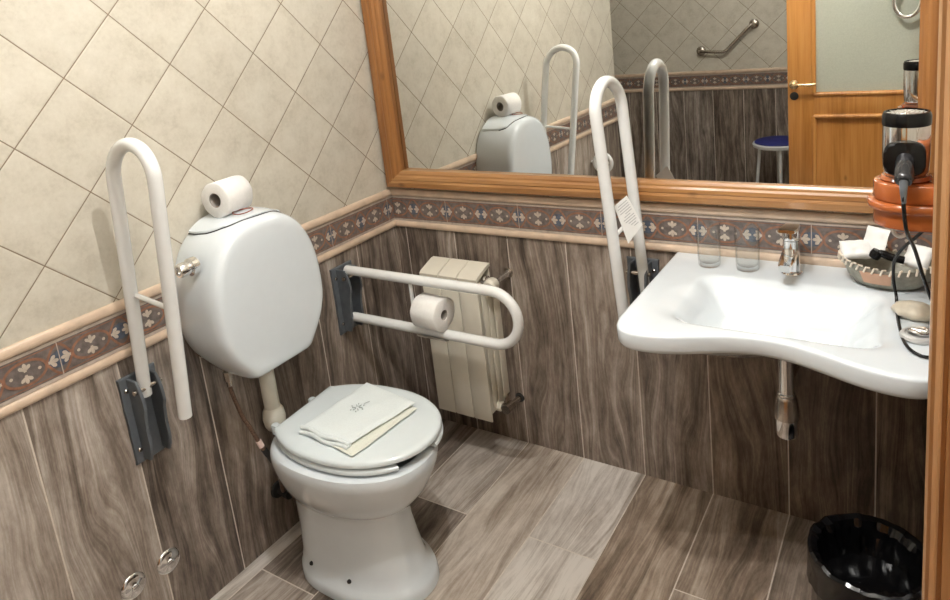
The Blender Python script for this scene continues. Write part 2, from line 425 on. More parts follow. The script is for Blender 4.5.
# tile border with its printed listello
def border(name, frame, u0, u1, joint):
    mb = MB()
    def strip(prof, mi):
        for (ha, za), (hb, zb) in zip(prof[:-1], prof[1:]):
            mb.add([frame(u0, ha, za), frame(u1, ha, za), frame(u1, hb, zb), frame(u0, hb, zb)], [[0, 1, 2, 3]], mi)
    def half(z0, z1, d):
        n = 8; c = (z0+z1)/2; r = (z1-z0)/2
        pr = [(0, z0)]+[(.002+d*math.sin(PI*i/n)**.7, c-r*math.cos(PI*i/n)) for i in range(n+1)]+[(0, z1)]
        strip(pr, 0)
    half(ZT-.028, ZT, .011); half(ZB, ZB+.025, .011)
    z0, z1 = ZB+.026, ZT-.0285
    strip([(.004, z0), (.004, z1)], 1)
    def poly(pts, mi, h):
        pts = [(min(max(u, u0), u1), z) for u, z in pts]
        if max(p[0] for p in pts)-min(p[0] for p in pts) < 1e-4: return
        mb.add([frame(u, h, z) for u, z in pts], [list(range(len(pts)))], mi)
    zc = (z0+z1)/2; hh = (z1-z0)/2
    for za, zb in ((z0, z0+.008), (z1-.008, z1)): poly([(u0, za), (u1, za), (u1, zb), (u0, zb)], 2, .0048)
    for za, zb in ((z0+.0115, z0+.014), (z1-.014, z1-.0115)): poly([(u0, za), (u1, za), (u1, zb), (u0, zb)], 3, .0047)
    a_, b_ = .046, .029
    def floret(u, z, ang, sc):
        ca, sa = math.cos(ang), math.sin(ang)
        def T(x, y): return (u+(x*ca-y*sa)*sc, z+(x*sa+y*ca)*sc)
        for t in (-.78, 0, .78):
            pts = []
            L = .024 if t == 0 else .0225
            for q in range(10):
                w = 2*PI*q/10; x = L*.5+L*.5*math.cos(w); y = .0050*math.sin(w)*(1.2 if -.2 < math.cos(w) < .9 else .7)
                pts.append(T(x*math.cos(t)-y*math.sin(t), x*math.sin(t)+y*math.cos(t)))
            poly(pts, 5, .0058+.0002*(t == 0))
        poly([T(-.003, -.004), T(.008, -.0035), T(.008, .0035), T(-.003, .004)], 5, .0056)
    k0 = math.floor((u0-joint)/.3057)-1
    u = joint+k0*.3057
    while u < u1+.1:
        poly([(u-.0012, z0), (u+.0012, z0), (u+.0012, z1), (u-.0012, z1)], 2, .0066)
        for e in (ZT-.028, ZB):
            pass
        for half_ in range(2):
            c = u+.0764+half_*.1529
            # blue fields either side of the oval
            for sgn in (-1, 1):
                n0 = c+sgn*a_; n1 = c+sgn*.0764
                poly([(n0, zc), (n0+sgn*.012, zc+.016), (n1, zc+.022), (n1, zc-.022), (n0+sgn*.012, zc-.016)], 4, .0049)
                for up in (-1, 1):      # loop bands running out to the edge
                    prev = None
                    for q in range(7):
                        t = q/6; uu = n0+sgn*(.0305*t); zz = zc+up*(.037*math.sin(t*PI/2)); 
                        if prev:
                            d = Vector((uu-prev[0], zz-prev[1])).normalized(); nx, nz_ = -d.y*.0030, d.x*.0030
                            poly([(prev[0]-nx, prev[1]-nz_), (uu-nx, zz-nz_), (uu+nx, zz+nz_), (prev[0]+nx, prev[1]+nz_)], 3, .0052)
                        prev = (uu, zz)
            N = 28
            for q in range(N):
                t0, t1 = 2*PI*q/N, 2*PI*(q+1)/N
                o_ = lambda t, r: (c+(a_+r)*math.cos(t), zc+(b_+r)*math.sin(t))
                poly([o_(t0, -.0032), o_(t1, -.0032), o_(t1, .0032), o_(t0, .0032)], 3, .0053)
            floret(c, zc+.006, PI/2, .80); floret(c, zc-.006, -PI/2, .80)
            for sgn in (-1, 1):
                poly([(c+sgn*.031+.004*math.cos(2*PI*q/8), zc+.004*math.sin(2*PI*q/8)) for q in range(8)], 5, .0055)
                floret(c+sgn*.053, zc, 0 if sgn > 0 else PI, .88)
        u += .3057
    return struct(mb.build(name, [M['bull'], M['lst'], M['lst_edge'], M['lst_loop'], M['lst_blue'], M['lst_cream']], None, 50))
border('trim_1', fl, 0, -YE, .038)
border('trim_2', fb, 0, XR, .2586)
border('trim_3', fr, -1.0, XR, .2)
border('trim_4', frt, 0, 1.46, .1)
border('trim_5', frt, 2.12, -YB, .1)

# door casing at the near end of the right wall
YP = -1.45
mb = MB()
prof = [(1.7478, YP+.055), (1.7478, YP+.004), (1.7492, YP+.0006), (1.7515, YP-.0006), (1.7540, YP+.0006), (1.7556, YP+.003), (1.7562, YP+.006), (1.7585, YP+.006), (1.7592, YP+.0035), (1.80, YP+.0035), (1.80, YP-.01), (1.96, YP-.01), (1.96, YP+.055)]
mb.rings([[Vector((x, y, z)) for x, y in prof] for z in (0.002, 2.06)])
struct(mb.build('trim_6', M['post'], None, 25), 'wooden door casing at the right edge')
mb = MB(); mb.box((1.78, -2.13, .002), (1.96, -2.10, 2.06), bev=.004); struct(mb.build('trim_7', M['post']))

# ------------------------------------------------------------------ mirror
def my(x): return -.012-.011*(x-.9)
mroot = thing('wall_mirror', 'wide wood-framed mirror on the back wall above the tile border', 'mirror', (.9, -.012, .985))
MX0, MX1, MZ0, MZ1 = .012, 1.785, .983, 1.98
FW = .066
mb = MB()
mb.add([(x, my(x), z) for x, z in ((MX0+.03, MZ0+.03), (MX1-.03, MZ0+.03), (MX1-.03, MZ1-.03), (MX0+.03, MZ1-.03))]+
       [(x, my(x)+.003, z) for x, z in ((MX0+.03, MZ0+.03), (MX1-.03, MZ0+.03), (MX1-.03, MZ1-.03), (MX0+.03, MZ1-.03))],
       [[0, 1, 2, 3], [7, 6, 5, 4], [0, 4, 5, 1], [1, 5, 6, 2], [2, 6, 7, 3], [3, 7, 4, 0]])
part(mb, 'mirror_glass', M['mirror'], mroot, 'silvered mirror pane', smooth=False)
# frame profile: (distance from outer edge, depth from wall)
FP = [(0, .001), (0, .026), (.004, .031), (.022, .034), (.030, .0315), (.034, .0335), (.044, .032), (.050, .027), (.056, .0265), (FW-.003, .0225), (FW, .019), (FW, .001)]
def frame_side(p0, p1, inn, sideways):
    """p0->p1 outer corners; inn = inward direction (2D x,z)"""
    mb = MB(); d = Vector((p1[0]-p0[0], p1[1]-p0[1])).normalized(); ring = []
    for end, p, s in ((0, p0, 1), (1, p1, -1)):
        ring.append([Vector((p[0]+inn[0]*w+s*d.x*w, -.0045-h*(1.0) if h > .002 else -.0042, p[1]+inn[1]*w+s*d.y*w)) for w, h in FP])
    mb.rings(ring)
    return mb
part(frame_side((MX0, MZ0), (MX1, MZ0), (0, 1), 0), 'frame_rail', M['pine_x'], mroot, 'honey pine bottom rail', 20)
part(frame_side((MX0, MZ1), (MX1, MZ1), (0, -1), 0), 'frame_rail', M['pine_x'], mroot, None, 20)
part(frame_side((MX0, MZ0), (MX0, MZ1), (1.18, 0), 1), 'frame_stile', M['pine_z'], mroot, None, 20)
part(frame_side((MX1, MZ0), (MX1, MZ1), (-1, 0), 1), 'frame_stile', M['pine_z'], mroot, None, 20)

# ------------------------------------------------------------------ grab bars
def grab_bar(label, base, out, up, side, tube_pts, strut, extras=True, plate=(.104, .245)):
    """base: centre of the wall plate on the wall; out/up/side unit vectors of the wall"""
    base, out, up, side = map(Vector, (base, out, up, side))
    root = thing('grab_bar', label, 'grab bar', base, 'folding grab bars')
    mat = Matrix((( side.x, up.x, out.x, base.x), (side.y, up.y, out.y, base.y), (side.z, up.z, out.z, base.z), (0, 0, 0, 1)))
    mb = MB(); w, h = plate[0]/2, plate[1]/2
    # wavy-edged wall plate
    pts = []
    for s_ in (1, -1):
        for q in range(9):
            t = q/8; yy = (-h+2*h*t)*s_; ww = w*(1-.10*math.sin(t*PI*3)**2)
            pts.append((s_*ww, yy))
    mb.prism(pts, .002, .012, .002, 1, 0, mat)
    for s_ in (-1, 1):          # the two cheeks of the hinge channel
        o = []
        for q in range(13):
            t = q/12; yy = -h*.93+t*h*1.88
            o.append((.040+.020*math.sin(t*PI)**.5+(.012 if t > .62 else 0)-(.006 if .3 < t < .42 else 0), yy))
        poly = [(.010, -h*.93)]+o+[(.010, h*.95)]
        m2 = mat @ Matrix(((0, 0, 1, s_*.027-.004), (0, 1, 0, 0), (1, 0, 0, 0), (0, 0, 0, 1)))
        mb.prism(poly, 0, .008, .0015, 1, 0, m2)
    brk = part(mb, 'hinge_bracket', M['grey'], root, 'dark grey hinge bracket', 30)
    for sx, sy in ((-.036, .085), (.036, .085), (-.036, -.085), (.036, -.085)):
        mb = MB(); mb.lathe([(.006, .010), (.006, .0145), (.004, .0165), (0, .0165)], 12, 0, mat @ Matrix.Translation((sx, sy*plate[1]/.245, 0)))
        part(mb, 'fixing_screw', M['steel'], root, None, sub=brk)
    mb = MB(); m2 = mat @ Matrix.Translation((0, h*.72, .05)) @ Matrix.Rotation(PI/2, 4, 'Y')
    mb.lathe([(0, -.038), (.007, -.038), (.007, .038), (0, .038)], 14, 0, m2)
    part(mb, 'hinge_pin', M['steel'], root)
    mb = MB(); mb.tube(tube_pts, .0165, 20); part(mb, 'rail_tube', M['tubew'], root, None, 50)
    if strut:
        mb = MB(); mb.tube(strut, .0065, 10); part(mb, 'cross_strut', M['tubew'], root, None, 50)
    return root

def loop_up(c, d, s0, s1, z0, z1, ztop, lean):
    """U loop standing up: inner leg at distance s0, outer leg at s1 along d; lean outward per metre"""
    c, d = Vector(c), Vector(d); r = (s1-s0)/2; zc = ztop-r
    f = lambda s, z: Vector((c.x+d.x*(s+lean*(z-z0)), c.y+d.y*(s+lean*(z-z0)), z))
    pts = [f(s0, z0+(zc-z0)*i/10) for i in range(10)]
    pts += [f((s0+s1)/2-r*math.cos(PI*i/20), zc+r*math.sin(PI*i/20)) for i in range(21)]
    pts += [f(s1, zc-(zc-z1)*i/10) for i in range(1, 11)]
    return pts, f
yl = -1.100
pts, f = loop_up((0, yl, 0), (1, 0, 0), .038, .205, .715, .692, 1.385, .145)
grab_bar('tall white grab bar folded up on the left wall, left of the toilet cistern', (0, -1.097, .650), (1, 0, 0), (0, 0, 1), (0, 1, 0), pts, [f(.038, 1.0)+Vector((0, .004, 0)), f(.205, .985)])
# folded-down bar beside the radiator
ybar = -.335; zu, zl = .768, .592; r = (zu-zl)/2; xc = .742-.0165-r
pts = [Vector((.045+(xc-.045)*i/10, ybar, zu)) for i in range(10)]
pts += [Vector((xc+r*math.sin(PI*i/20), ybar, (zu+zl)/2+r*math.cos(PI*i/20))) for i in range(21)]
pts += [Vector((xc-(xc-.045)*i/10, ybar, zl)) for i in range(1, 11)]
gb = grab_bar('white U-shaped grab bar folded down in front of the radiator, holding a paper roll', (0, -.325, .655), (1, 0, 0), (0, 0, 1), (0, 1, 0), pts, [Vector((.325, ybar, zl+.01)), Vector((.325, ybar, zu-.01))])
mb = MB()
cr = [Vector((.40, ybar-.030*math.sin(a), zl+.030-.030*math.cos(a)+.0)) for a in [(-1.0+2.0*i/10) for i in range(11)]]
for xx in (0,):
    rs = []
    for dx in (-.055, .055):
        rs.append([c+Vector((dx, 0, -.019)) for c in cr]+[c+Vector((dx, 0, -.022)) for c in cr[::-1]])
    mb.rings(rs)
part(mb, 'paper_holder_clip', simple('translucent_grey_clip', (.45, .42, .38), .3), gb, 'grey holder clip under the paper roll')
# bar by the basin
pts, f = loop_up((1.018, 0, 0), (-.055, -1, 0), .040, .205, .69, .66, 1.372, .135)
grab_bar('white grab bar folded up on the back wall, left of the washbasin', (1.000, 0, .668), (0, -1, 0), (0, 0, 1), (1, 0, 0), pts, [f(.040, .955), f(.205, .935)])

# white instruction tag hanging in the basin bar
mb = MB()
A, B, C_, D = [Vector(p) for p in ((1.0345, -.190, 1.047), (.995, -.190, 1.013), (1.030, -.190, .904), (1.075, -.190, .964))]
mb.add([A, B, C_, D]+[p+Vector((0, .0015, 0)) for p in (A, B, C_, D)], [[0, 1, 2, 3], [7, 6, 5, 4], [0, 4, 5, 1], [1, 5, 6, 2], [2, 6, 7, 3], [3, 7, 4, 0]])
tagm = tag(mb.build('instruction_tag', M['white_card'], None, 30, False), 'white card tag with grey lines of print hanging in the grab bar beside the washbasin', 'tag', A)
mb = MB()
P_ = lambda s, t: A+(B-A)*s+(D-A)*t+Vector((0, -.0006, 0))
# s runs A->B (short side), t runs A->D (long side): text lines run along the short side
ex, ey = (B-A), (D-A)
for i, (s0, s1) in enumerate([(.12, .8), (.1, .9), (.1, .85), (.1, .9), (.1, .6), (.3, .75), (.1, .9), (.1, .85), (.1, .7), (.2, .6), (.1, .45)]):
    t0 = .10+i*.075; t1 = t0+.022
    mb.add([P_(s0, t0), P_(s1, t0), P_(s1, t1), P_(s0, t1)], [[0, 1, 2, 3]])
o = mb.build('printed_lines', M['ink'], None, 30, False); o.parent = tagm; o.data.transform(Matrix.Translation(-A))

# ------------------------------------------------------------------ cistern
ROOTC = (0, -.765, .66)
cis = thing('toilet_cistern', 'white rounded ceramic flush tank hung on the left wall above the toilet', 'cistern', ROOTC)
yc = -.765
half_o = smooth_path([(0, .655, 0), (.075, .655, 0), (.104, .660, 0), (.124, .680, 0), (.165, .738, 0), (.1885, .800, 0), (.1925, .870, 0), (.187, .940, 0), (.168, 1.006, 0), (.135, 1.060, 0), (.090, 1.093, 0), (.045, 1.106, 0), (0, 1.109, 0)], 5)
outl = [(p.x, p.y) for p in half_o]+[(-p.x, p.y) for p in half_o[-2:0:-1]]
def cring(x, sc, inset=0):
    zc = .88
    return [Vector((x, yc+dy*sc-math.copysign(min(abs(dy), inset), dy), zc+(z-zc)*sc)) for dy, z in outl]
mb = MB()
mb.rings([cring(.006, .965), cring(.02, .985), cring(.06, 1.0), cring(.135, 1.0), cring(.165, .990), cring(.180, .972), cring(.190, .945), cring(.1955, .905), cring(.197, .84), cring(.1975, .6), cring(.198, .2)])
part(mb, 'tank', M['ceramic'], cis, None, 40)
# lid plate with wavy front edge lying over the crown
mb = MB(); N = 48; top, bot = [], []
def crown(dy):
    # height of the outline at dy
    best = 1.109
    for (d0, z0), (d1, z1) in zip(outl[:-1], outl[1:]):
        if z0 > .95 and (d0-dy)*(d1-dy) <= 0 and d0 != d1: best = z0+(z1-z0)*(dy-d0)/(d1-d0)
    return best
rows = []
for i in range(N+1):
    t = i/N; dy = -.112+.240*t
    xf = .146+.022*math.sin((t-.12)*PI*1.25)-.03*(max(0, t-.93)/.07)**2
    if t < .2: xf = .05+(xf-.05)*math.sqrt(max(0, 1-(1-t/.2)**2))
    row = []
    for x in (.022, .022+(xf-.022)*.35, .022+(xf-.022)*.7, .022+(xf-.022)*.94, xf, xf):
        z = crown(dy)+(.0085 if x < xf-.001 else .006)
        row.append(Vector((x, yc+dy, z - (.004 if x > .14 else 0))))
    row[-1].z -= .008; row[4].x -= .0001
    rows.append(row)
vs = [p for r in rows for p in r]; n = 6
fs = [[i*n+k, i*n+k+1, (i+1)*n+k+1, (i+1)*n+k] for i in range(N) for k in range(n-1)]
mb.add(vs, fs); 
for i in (0, N):
    r_ = rows[i]; mb.add(r_+[p-Vector((0, 0, .030)) for p in r_], [[k, k+1, n+k+1, n+k] for k in range(n-1)])
tl = part(mb, 'tank_lid', M['ceramic'], cis, None, 40)
def tank_top(x, dy): return crown(dy)-(.0 if x < .135 else .26*(x-.135)**1.2)
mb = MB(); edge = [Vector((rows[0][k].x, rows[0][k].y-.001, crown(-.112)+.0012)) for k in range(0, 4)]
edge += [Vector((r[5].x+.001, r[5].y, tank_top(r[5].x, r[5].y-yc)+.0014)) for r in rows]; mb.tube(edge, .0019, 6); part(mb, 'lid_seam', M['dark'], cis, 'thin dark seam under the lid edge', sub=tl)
# flush knob on the left side
mb = MB(); mk = Matrix.Translation((.118, -.948, 1.022)) @ Matrix.Rotation(PI/2, 4, 'X')
mb.lathe([(0, -.01), (.024, -.01), (.024, .008), (.017, .011), (.017, .017), (.0195, .019), (.0195, .036), (.017, .041), (.012, .041), (.011, .036), (0, .036)], 24, 0, mk)
part(mb, 'flush_knob', M['chrome'], cis, 'chrome flush knob')
# flush pipe
mb = MB()
mb.tube(smooth_path([(.055, -.742, .672), (.055, -.742, .60), (.055, -.742, .48), (.058, -.740, .425), (.085, -.737, .398), (.13, -.735, .392)], 6), .024, 18)
mb.lathe([(.026, 0), (.032, .012), (.035, .035), (.032, .058), (.025, .07)], 20, 0, Matrix.Translation((.055, -.742, .405)))
mb.lathe([(.030, 0), (.033, .01), (.033, .03), (.027, .036)], 20, 0, Matrix.Translation((.055, -.742, .625)))
part(mb, 'flush_pipe', M['pipew'], cis, 'cream plastic flush pipe', 50)

# supply hose from the cistern down to the wall valve
hose = thing('water_supply_hose', 'thin braided water hose hanging from the cistern to the valve behind the toilet', 'hose', (0, -.74, .16))
mb = MB(); hp = smooth_path([(.058, -.872, .640), (.062, -.872, .600), (.082, -.868, .527), (.098, -.860, .485), (.118, -.848, .420), (.122, -.83, .37), (.105, -.80, .29), (.06, -.765, .20), (.035, -.745, .172)], 6)
mb.tube(hp, .0065, 10); part(mb, 'braided_tube', M['braid'], hose, 'dark brown braided tube')
mb = MB(); mb.tube([(.057, -.872, .664), (.058, -.872, .636)], .011, 6); mb.tube([(.058, -.872, .640), (.060, -.872, .618)], .008, 12); part(mb, 'hose_nut', M['steel'], hose, 'metal nut under the cistern')
mb = MB(); mb.tube([hp[22], hp[24]], .0085, 12); part(mb, 'hose_collar', simple('white_red_collar', (.72, .55, .5), .4), hose, 'pale collar on the hose')
mb = MB(); mb.tube([hp[25], hp[28]], .0095, 6); mb.tube([hp[28], hp[31]], .0075, 10); part(mb, 'hose_nut', M['dark'], hose, 'dark nut on the hose')
mb = MB(); mk = Matrix.Translation((0.002, -.742, .166)) @ Matrix.Rotation(PI/2, 4, 'Y')
mb.lathe([(.028, 0), (.026, .008), (.012, .012), (.012, .04), (.017, .042), (.017, .058), (0, .06)], 20, 0, mk); part(mb, 'angle_valve', M['dark'], hose, 'dark angle valve at the wall')

# ------------------------------------------------------------------ toilet
yt = -.722
toi = thing('toilet', 'white ceramic toilet bowl standing on the floor with its lid closed', 'toilet', (.30, yt, .002))
def tring(z, xb, xf, hw, p=2.3, n=48, flat=.0):
    """plan outline: rounded back, elliptical front"""
    cx = xb+(xf-xb)*.46; out = []
    for k in range(n):
        a = 2*PI*k/n; c, s_ = math.cos(a), math.sin(a)
        pw = 2/p if c < 0 else 2/2.1
        x = cx+(xf-cx if c > 0 else cx-xb)*math.copysign(abs(c)**pw, c)
        y = hw*math.copysign(abs(s_)**(2/2.15), s_)
        out.append(Vector((x, yt+y, z)))
    return out
mb = MB()
prof = [(.003, .13, .585, .148, 3), (.022, .13, .583, .148, 3), (.036, .13, .578, .143, 3), (.043, .13, .566, .134, 3), (.075, .13, .552, .123, 3), (.14, .13, .536, .116, 3), (.20, .13, .522, .114, 3), (.245, .125, .520, .115, 3),
        (.262, .12, .526, .121, 2.8), (.275, .115, .546, .132, 2.7), (.295, .11, .570, .145, 2.6), (.33, .105, .597, .163, 2.5), (.37, .10, .617, .177, 2.5), (.405, .10, .632, .185, 2.5), (.425, .105, .635, .187, 2.5), (.438, .115, .630, .183, 2.5), (.443, .135, .612, .168, 2.5),
        (.440, .15, .596, .150, 2.3), (.40, .16, .580, .135, 2.2), (.33, .24, .50, .085, 2.1), (.30, .30, .44, .04, 2)]
mb.rings([tring(z, a, b_, w, p) for z, a, b_, w, p in prof])
part(mb, 'bowl', M['ceramic'], toi, None, 50)
def lid_outline(x0, xf, hw, back, n=40):
    cx = x0+(xf-x0)*.49; pts = []
    for k in range(n+1):
        a = -PI/2+PI*k/n; c = max(math.cos(a), 0); s_ = math.sin(a)
        pts.append((cx+(xf-cx)*c**.96, hw*math.copysign(abs(s_)**.96, s_)))
    for k in range(1, 14):
        t = k/14; pts.append((cx+(x0-cx)*t, hw-(hw-back)*t**2.6))
    pts.append((x0, back)); pts.append((x0, -back))
    for k in range(13, 0, -1):
        t = k/14; pts.append((cx+(x0-cx)*t, -(hw-(hw-back)*t**2.6)))
    return pts
def rot(pts, deg, c=(.17, 0)):
    a = math.radians(deg); return [(c[0]+(x-c[0])*math.cos(a)-(y-c[1])*math.sin(a), c[1]+(x-c[0])*math.sin(a)+(y-c[1])*math.cos(a)) for x, y in pts]
LY = 0.008
Tm = Matrix.Translation((0, yt+LY, 0))
# open-front seat ring
oo = lid_outline(.163, .636, .186, .118); ii = lid_outline(.215, .545, .110, .07)
oo = rot(oo, 3.5); ii = rot(ii, 3.5)
mb = MB()
import itertools
def at_ang(pts, a, c=(.40, .012)):
    best = None
    for (x0, y0), (x1, y1) in zip(pts, pts[1:]+pts[:1]):
        dx, dy = math.cos(a), math.sin(a); ex_, ey_ = x1-x0, y1-y0
        den = dx*ey_-dy*ex_
        if abs(den) < 1e-12: continue
        t = ((x0-c[0])*ey_-(y0-c[1])*ex_)/den; u = ((x0-c[0])*dy-(y0-c[1])*dx)/den
        if t > 0 and -1e-6 <= u <= 1+1e-6: best = (c[0]+dx*t, c[1]+dy*t)
    return best
a0, a1 = math.radians(7), math.radians(360-25)
rs = []
for k in range(73):
    a = a0+(a1-a0)*k/72
    O, I = Vector((*at_ang(oo, a), 0)), Vector((*at_ang(ii, a), 0))
    d = (I-O).normalized(); e = .007
    e2 = 1.0 if 1 < k < 71 else .75
    sec = [(O+d*.013, .4480), (O, .4515), (O, .458), (O+d*.003, .462), (O+d*e*1.3, .4645), (I-d*e*1.3, .4645), (I, .457), (I, .450), (I-d*e, .4445)]
    rs.append([Vector((p.x, p.y+yt+LY, .454+(z-.454)*e2)) for p, z in sec])
mb.rings(rs); part(mb, 'seat_ring', M['seat'], toi, 'white open-front seat ring', 45)
mb = MB()
lo = rot(lid_outline(.160, .634, .186, .120), 3.5)
def inset(pts, d):
    n = len(pts); out = []
    for i in range(n):
        p0, p1, p2 = Vector(pts[i-1]), Vector(pts[i]), Vector(pts[(i+1) % n])
        t = (p2-p0).normalized(); out.append(tuple(p1+Vector((-t.y, t.x))*d))
    return out
lv = [(.012, .4695), (0, .4725), (0, .480), (.003, .4845), (.009, .4872), (.022, .4885)]
mb.rings([[Vector((x, y+yt+LY, z)) for x, y in inset(lo, d)] for d, z in lv])
part(mb, 'seat_lid', M['seat'], toi, 'white closed seat lid', 45)
for s_ in (-1, 1):
    mb = MB(); mb.lathe([(.012, .438), (.012, .462), (.010, .466), (0, .467)], 16, 0, Matrix.Translation((.128, yt+s_*.075, 0)))
    mb.box((.118, yt+s_*.075-.010, .452), (.165, yt+s_*.075+.010, .466), 0, None, .003)
    part(mb, 'seat_hinge', M['seat'], toi)
for x, y in ((.240, -.138), (.392, -.139)):
    mb = MB(); mk = Matrix.Translation((x, yt+y+.018, .062)) @ Matrix.Rotation(math.radians(65), 4, 'X')
    mb.lathe([(.006, -.012), (.0065, 0.003), (.005, .007), (0, .008)], 14, 0, mk); part(mb, 'floor_bolt', M['dark'], toi, 'dark floor bolt at the foot')

# folded cloth on the lid
tw = thing('folded_cloth', 'white folded terry cloth with small grey emblem lying on the toilet lid', 'towel', (.36, -.69, .4905))
A, B, C_, D = Vector((.272, -.815, 0)), Vector((.462, -.822, 0)), Vector((.503, -.588, 0)), Vector((.285, -.556, 0))
def sheet(z0, th, corners, seed, bulge=.002):
    A, B, C_, D = corners; n = 22; vs = []; fs = []
    g = lambda s_, t: A*(1-s_)*(1-t)+B*s_*(1-t)+C_*s_*t+D*(1-s_)*t
    for lay in (1, 0):
        for i in range(n+1):
            for j in range(n+1):
                s_, t = i/n, j/n
                e = min(s_, 1-s_, t, 1-t)*n
                rr = (1-max(0, 1-e/2.2)**2)**.5
                p = g(.5+(s_-.5)*(1+.0), .5+(t-.5))
                wob = bulge*noise.noise(Vector((p.x*14, p.y*14, seed)))
                p2 = Vector((p.x, p.y, z0+th*.5+(th*.5*rr if lay else -th*.5*rr)+(wob*rr if lay else wob*.2)))
                p2.x += .004*noise.noise(Vector((p.x*22, p.y*22, seed+5)))*(1-rr); vs.append(p2)
    m_ = (n+1)**2
    for i in range(n):
        for j in range(n):
            a = i*(n+1)+j; q = [a, a+n+1, a+n+2, a+1]; fs.append(q); fs.append([m_+k for k in q[::-1]])
    rim = [i*(n+1) for i in range(n)]+[n*(n+1)+j for j in range(n)]+[(n-i)*(n+1)+n for i in range(n)]+[n-j for j in range(n)]
    for a, b_ in zip(rim, rim[1:]+rim[:1]): fs.append([a, b_, m_+b_, m_+a])
    return vs, fs
mb = MB(); mb.add(*sheet(.4910, .008, (A+Vector((.02, -.004, 0)), Vector((.494, -.848, 0)), C_+Vector((.012, -.01, 0)), D), 1))
part(mb, 'lower_fold', simple('cream_terry_cloth', (.70, .72, .64), .95, vary=.05, scale=300), tw, 'cream lower fold')
mb = MB(); mb.add(*sheet(.4985, .014, (A, B, C_, D), 2, .006))
# rolled double edge on the near side
for dz, off in ((.5065, 0), (.4970, -.006)):
    mb.tube(smooth_path([A.lerp(B, t)+Vector((0, -.003+off+.003*math.sin(t*9), dz+.0025*math.sin(t*11+off*300))) for t in (0, .15, .3, .45, .6, .75, .9, 1)], 4), .0066, 10)
uf = part(mb, 'upper_fold', M['cloth'], tw, 'white upper fold', 60)
mb = MB(); ec = Vector((.370, -.690, .5170))
for a in (20, 80, 140):
    d = Vector((math.cos(math.radians(a)), math.sin(math.radians(a)), 0)); mb.tube([ec-d*.016, ec-d*.005], .0011, 6); mb.tube([ec+d*.005, ec+d*.016], .0011, 6)
for k in range(6):
    d = Vector((math.cos(k*1.05), math.sin(k*1.05), 0)); mb.tube([ec+d*.018, ec+d*.022], .0012, 6)
mb.tube([ec+Vector((.005, .024, 0)), ec+Vector((.012, .040, 0))], .0008, 6)
part(mb, 'emblem', M['thread'], tw, 'small grey star-shaped emblem', sub=uf)

# toilet rolls
def roll(name, label, c, axis, R, L, r0=.021, tail=False):
    root = thing(name, label, 'toilet paper', c, 'toilet paper rolls')
    c = Vector(c); ax = Vector(axis).normalized(); mk = Matrix.Translation(c) @ ax.to_track_quat('Z', 'Y').to_matrix().to_4x4()
    mb = MB(); h = L/2; rs = []; seg = 40
    for rr, z in ((r0, -h), (R-.003, -h), (R, -h+.003), (R, h-.003), (R-.003, h), (r0, h)):
        ring = []
        for k in range(seg):
            a = 2*PI*k/seg; w = 1+(.02*math.sin(3*a+1)+.012*math.sin(7*a) if rr > r0+.005 else 0)
            ring.append(Vector((rr*w*math.cos(a), rr*w*math.sin(a), z)))
        rs.append(ring)
    mb.rings(rs, 0, True, False, mk)
    if tail:
        t = []
        for zz in (-h, h):
            t.append([Vector(((R+.0015)*math.cos(a), (R+.0015)*math.sin(a), zz+.004*math.sin(a*2))) for a in [-.6+1.9*i/14 for i in range(15)]]+[Vector(((R+.0005)*math.cos(a), (R+.0005)*math.sin(a), zz+.004*math.sin(a*2))) for a in [1.3-1.9*i/14 for i in range(15)]])
        mb.rings(t, 0, False, True, mk)
    part(mb, 'paper', M['paper'], root, None, 50)
    mb = MB(); rs = [[Vector((rr*math.cos(2*PI*k/24), rr*math.sin(2*PI*k/24), z)) for k in range(24)] for rr, z in ((r0-.0015, -h+.001), (r0+.001, -h+.001), (r0+.001, h-.001), (r0-.0015, h-.001))]
    mb.rings(rs, 0, True, False, mk); part(mb, 'cardboard_core', M['card'], root, 'grey cardboard core', 50)
    return root
roll('toilet_roll', 'loose white toilet roll lying on top of the cistern', (.080, -.774, 1.163), (-.16, 1, -.02), .0505, .098)
roll('toilet_roll', 'partly used white toilet roll held in the folded-down grab bar by the radiator', (.405, ybar-.004, .6645), (1, -.05, -.02), .0545, .10, .017, True)
mb = MB(); rc = Vector((.132, -.772, 1.1215)); mb.tube([rc+Vector((.022*math.cos(2*PI*k/24), .030*math.sin(2*PI*k/24), .001*math.sin(4*PI*k/24)-.04*(.022*math.cos(2*PI*k/24)))) for k in range(24)], .0017, 8, True)
tag(mb.build('hair_tie', simple('red_brown_elastic', (.25, .07, .04), .6)), 'thin red-brown elastic ring lying on the cistern lid beside the loose roll', 'hair tie', rc)

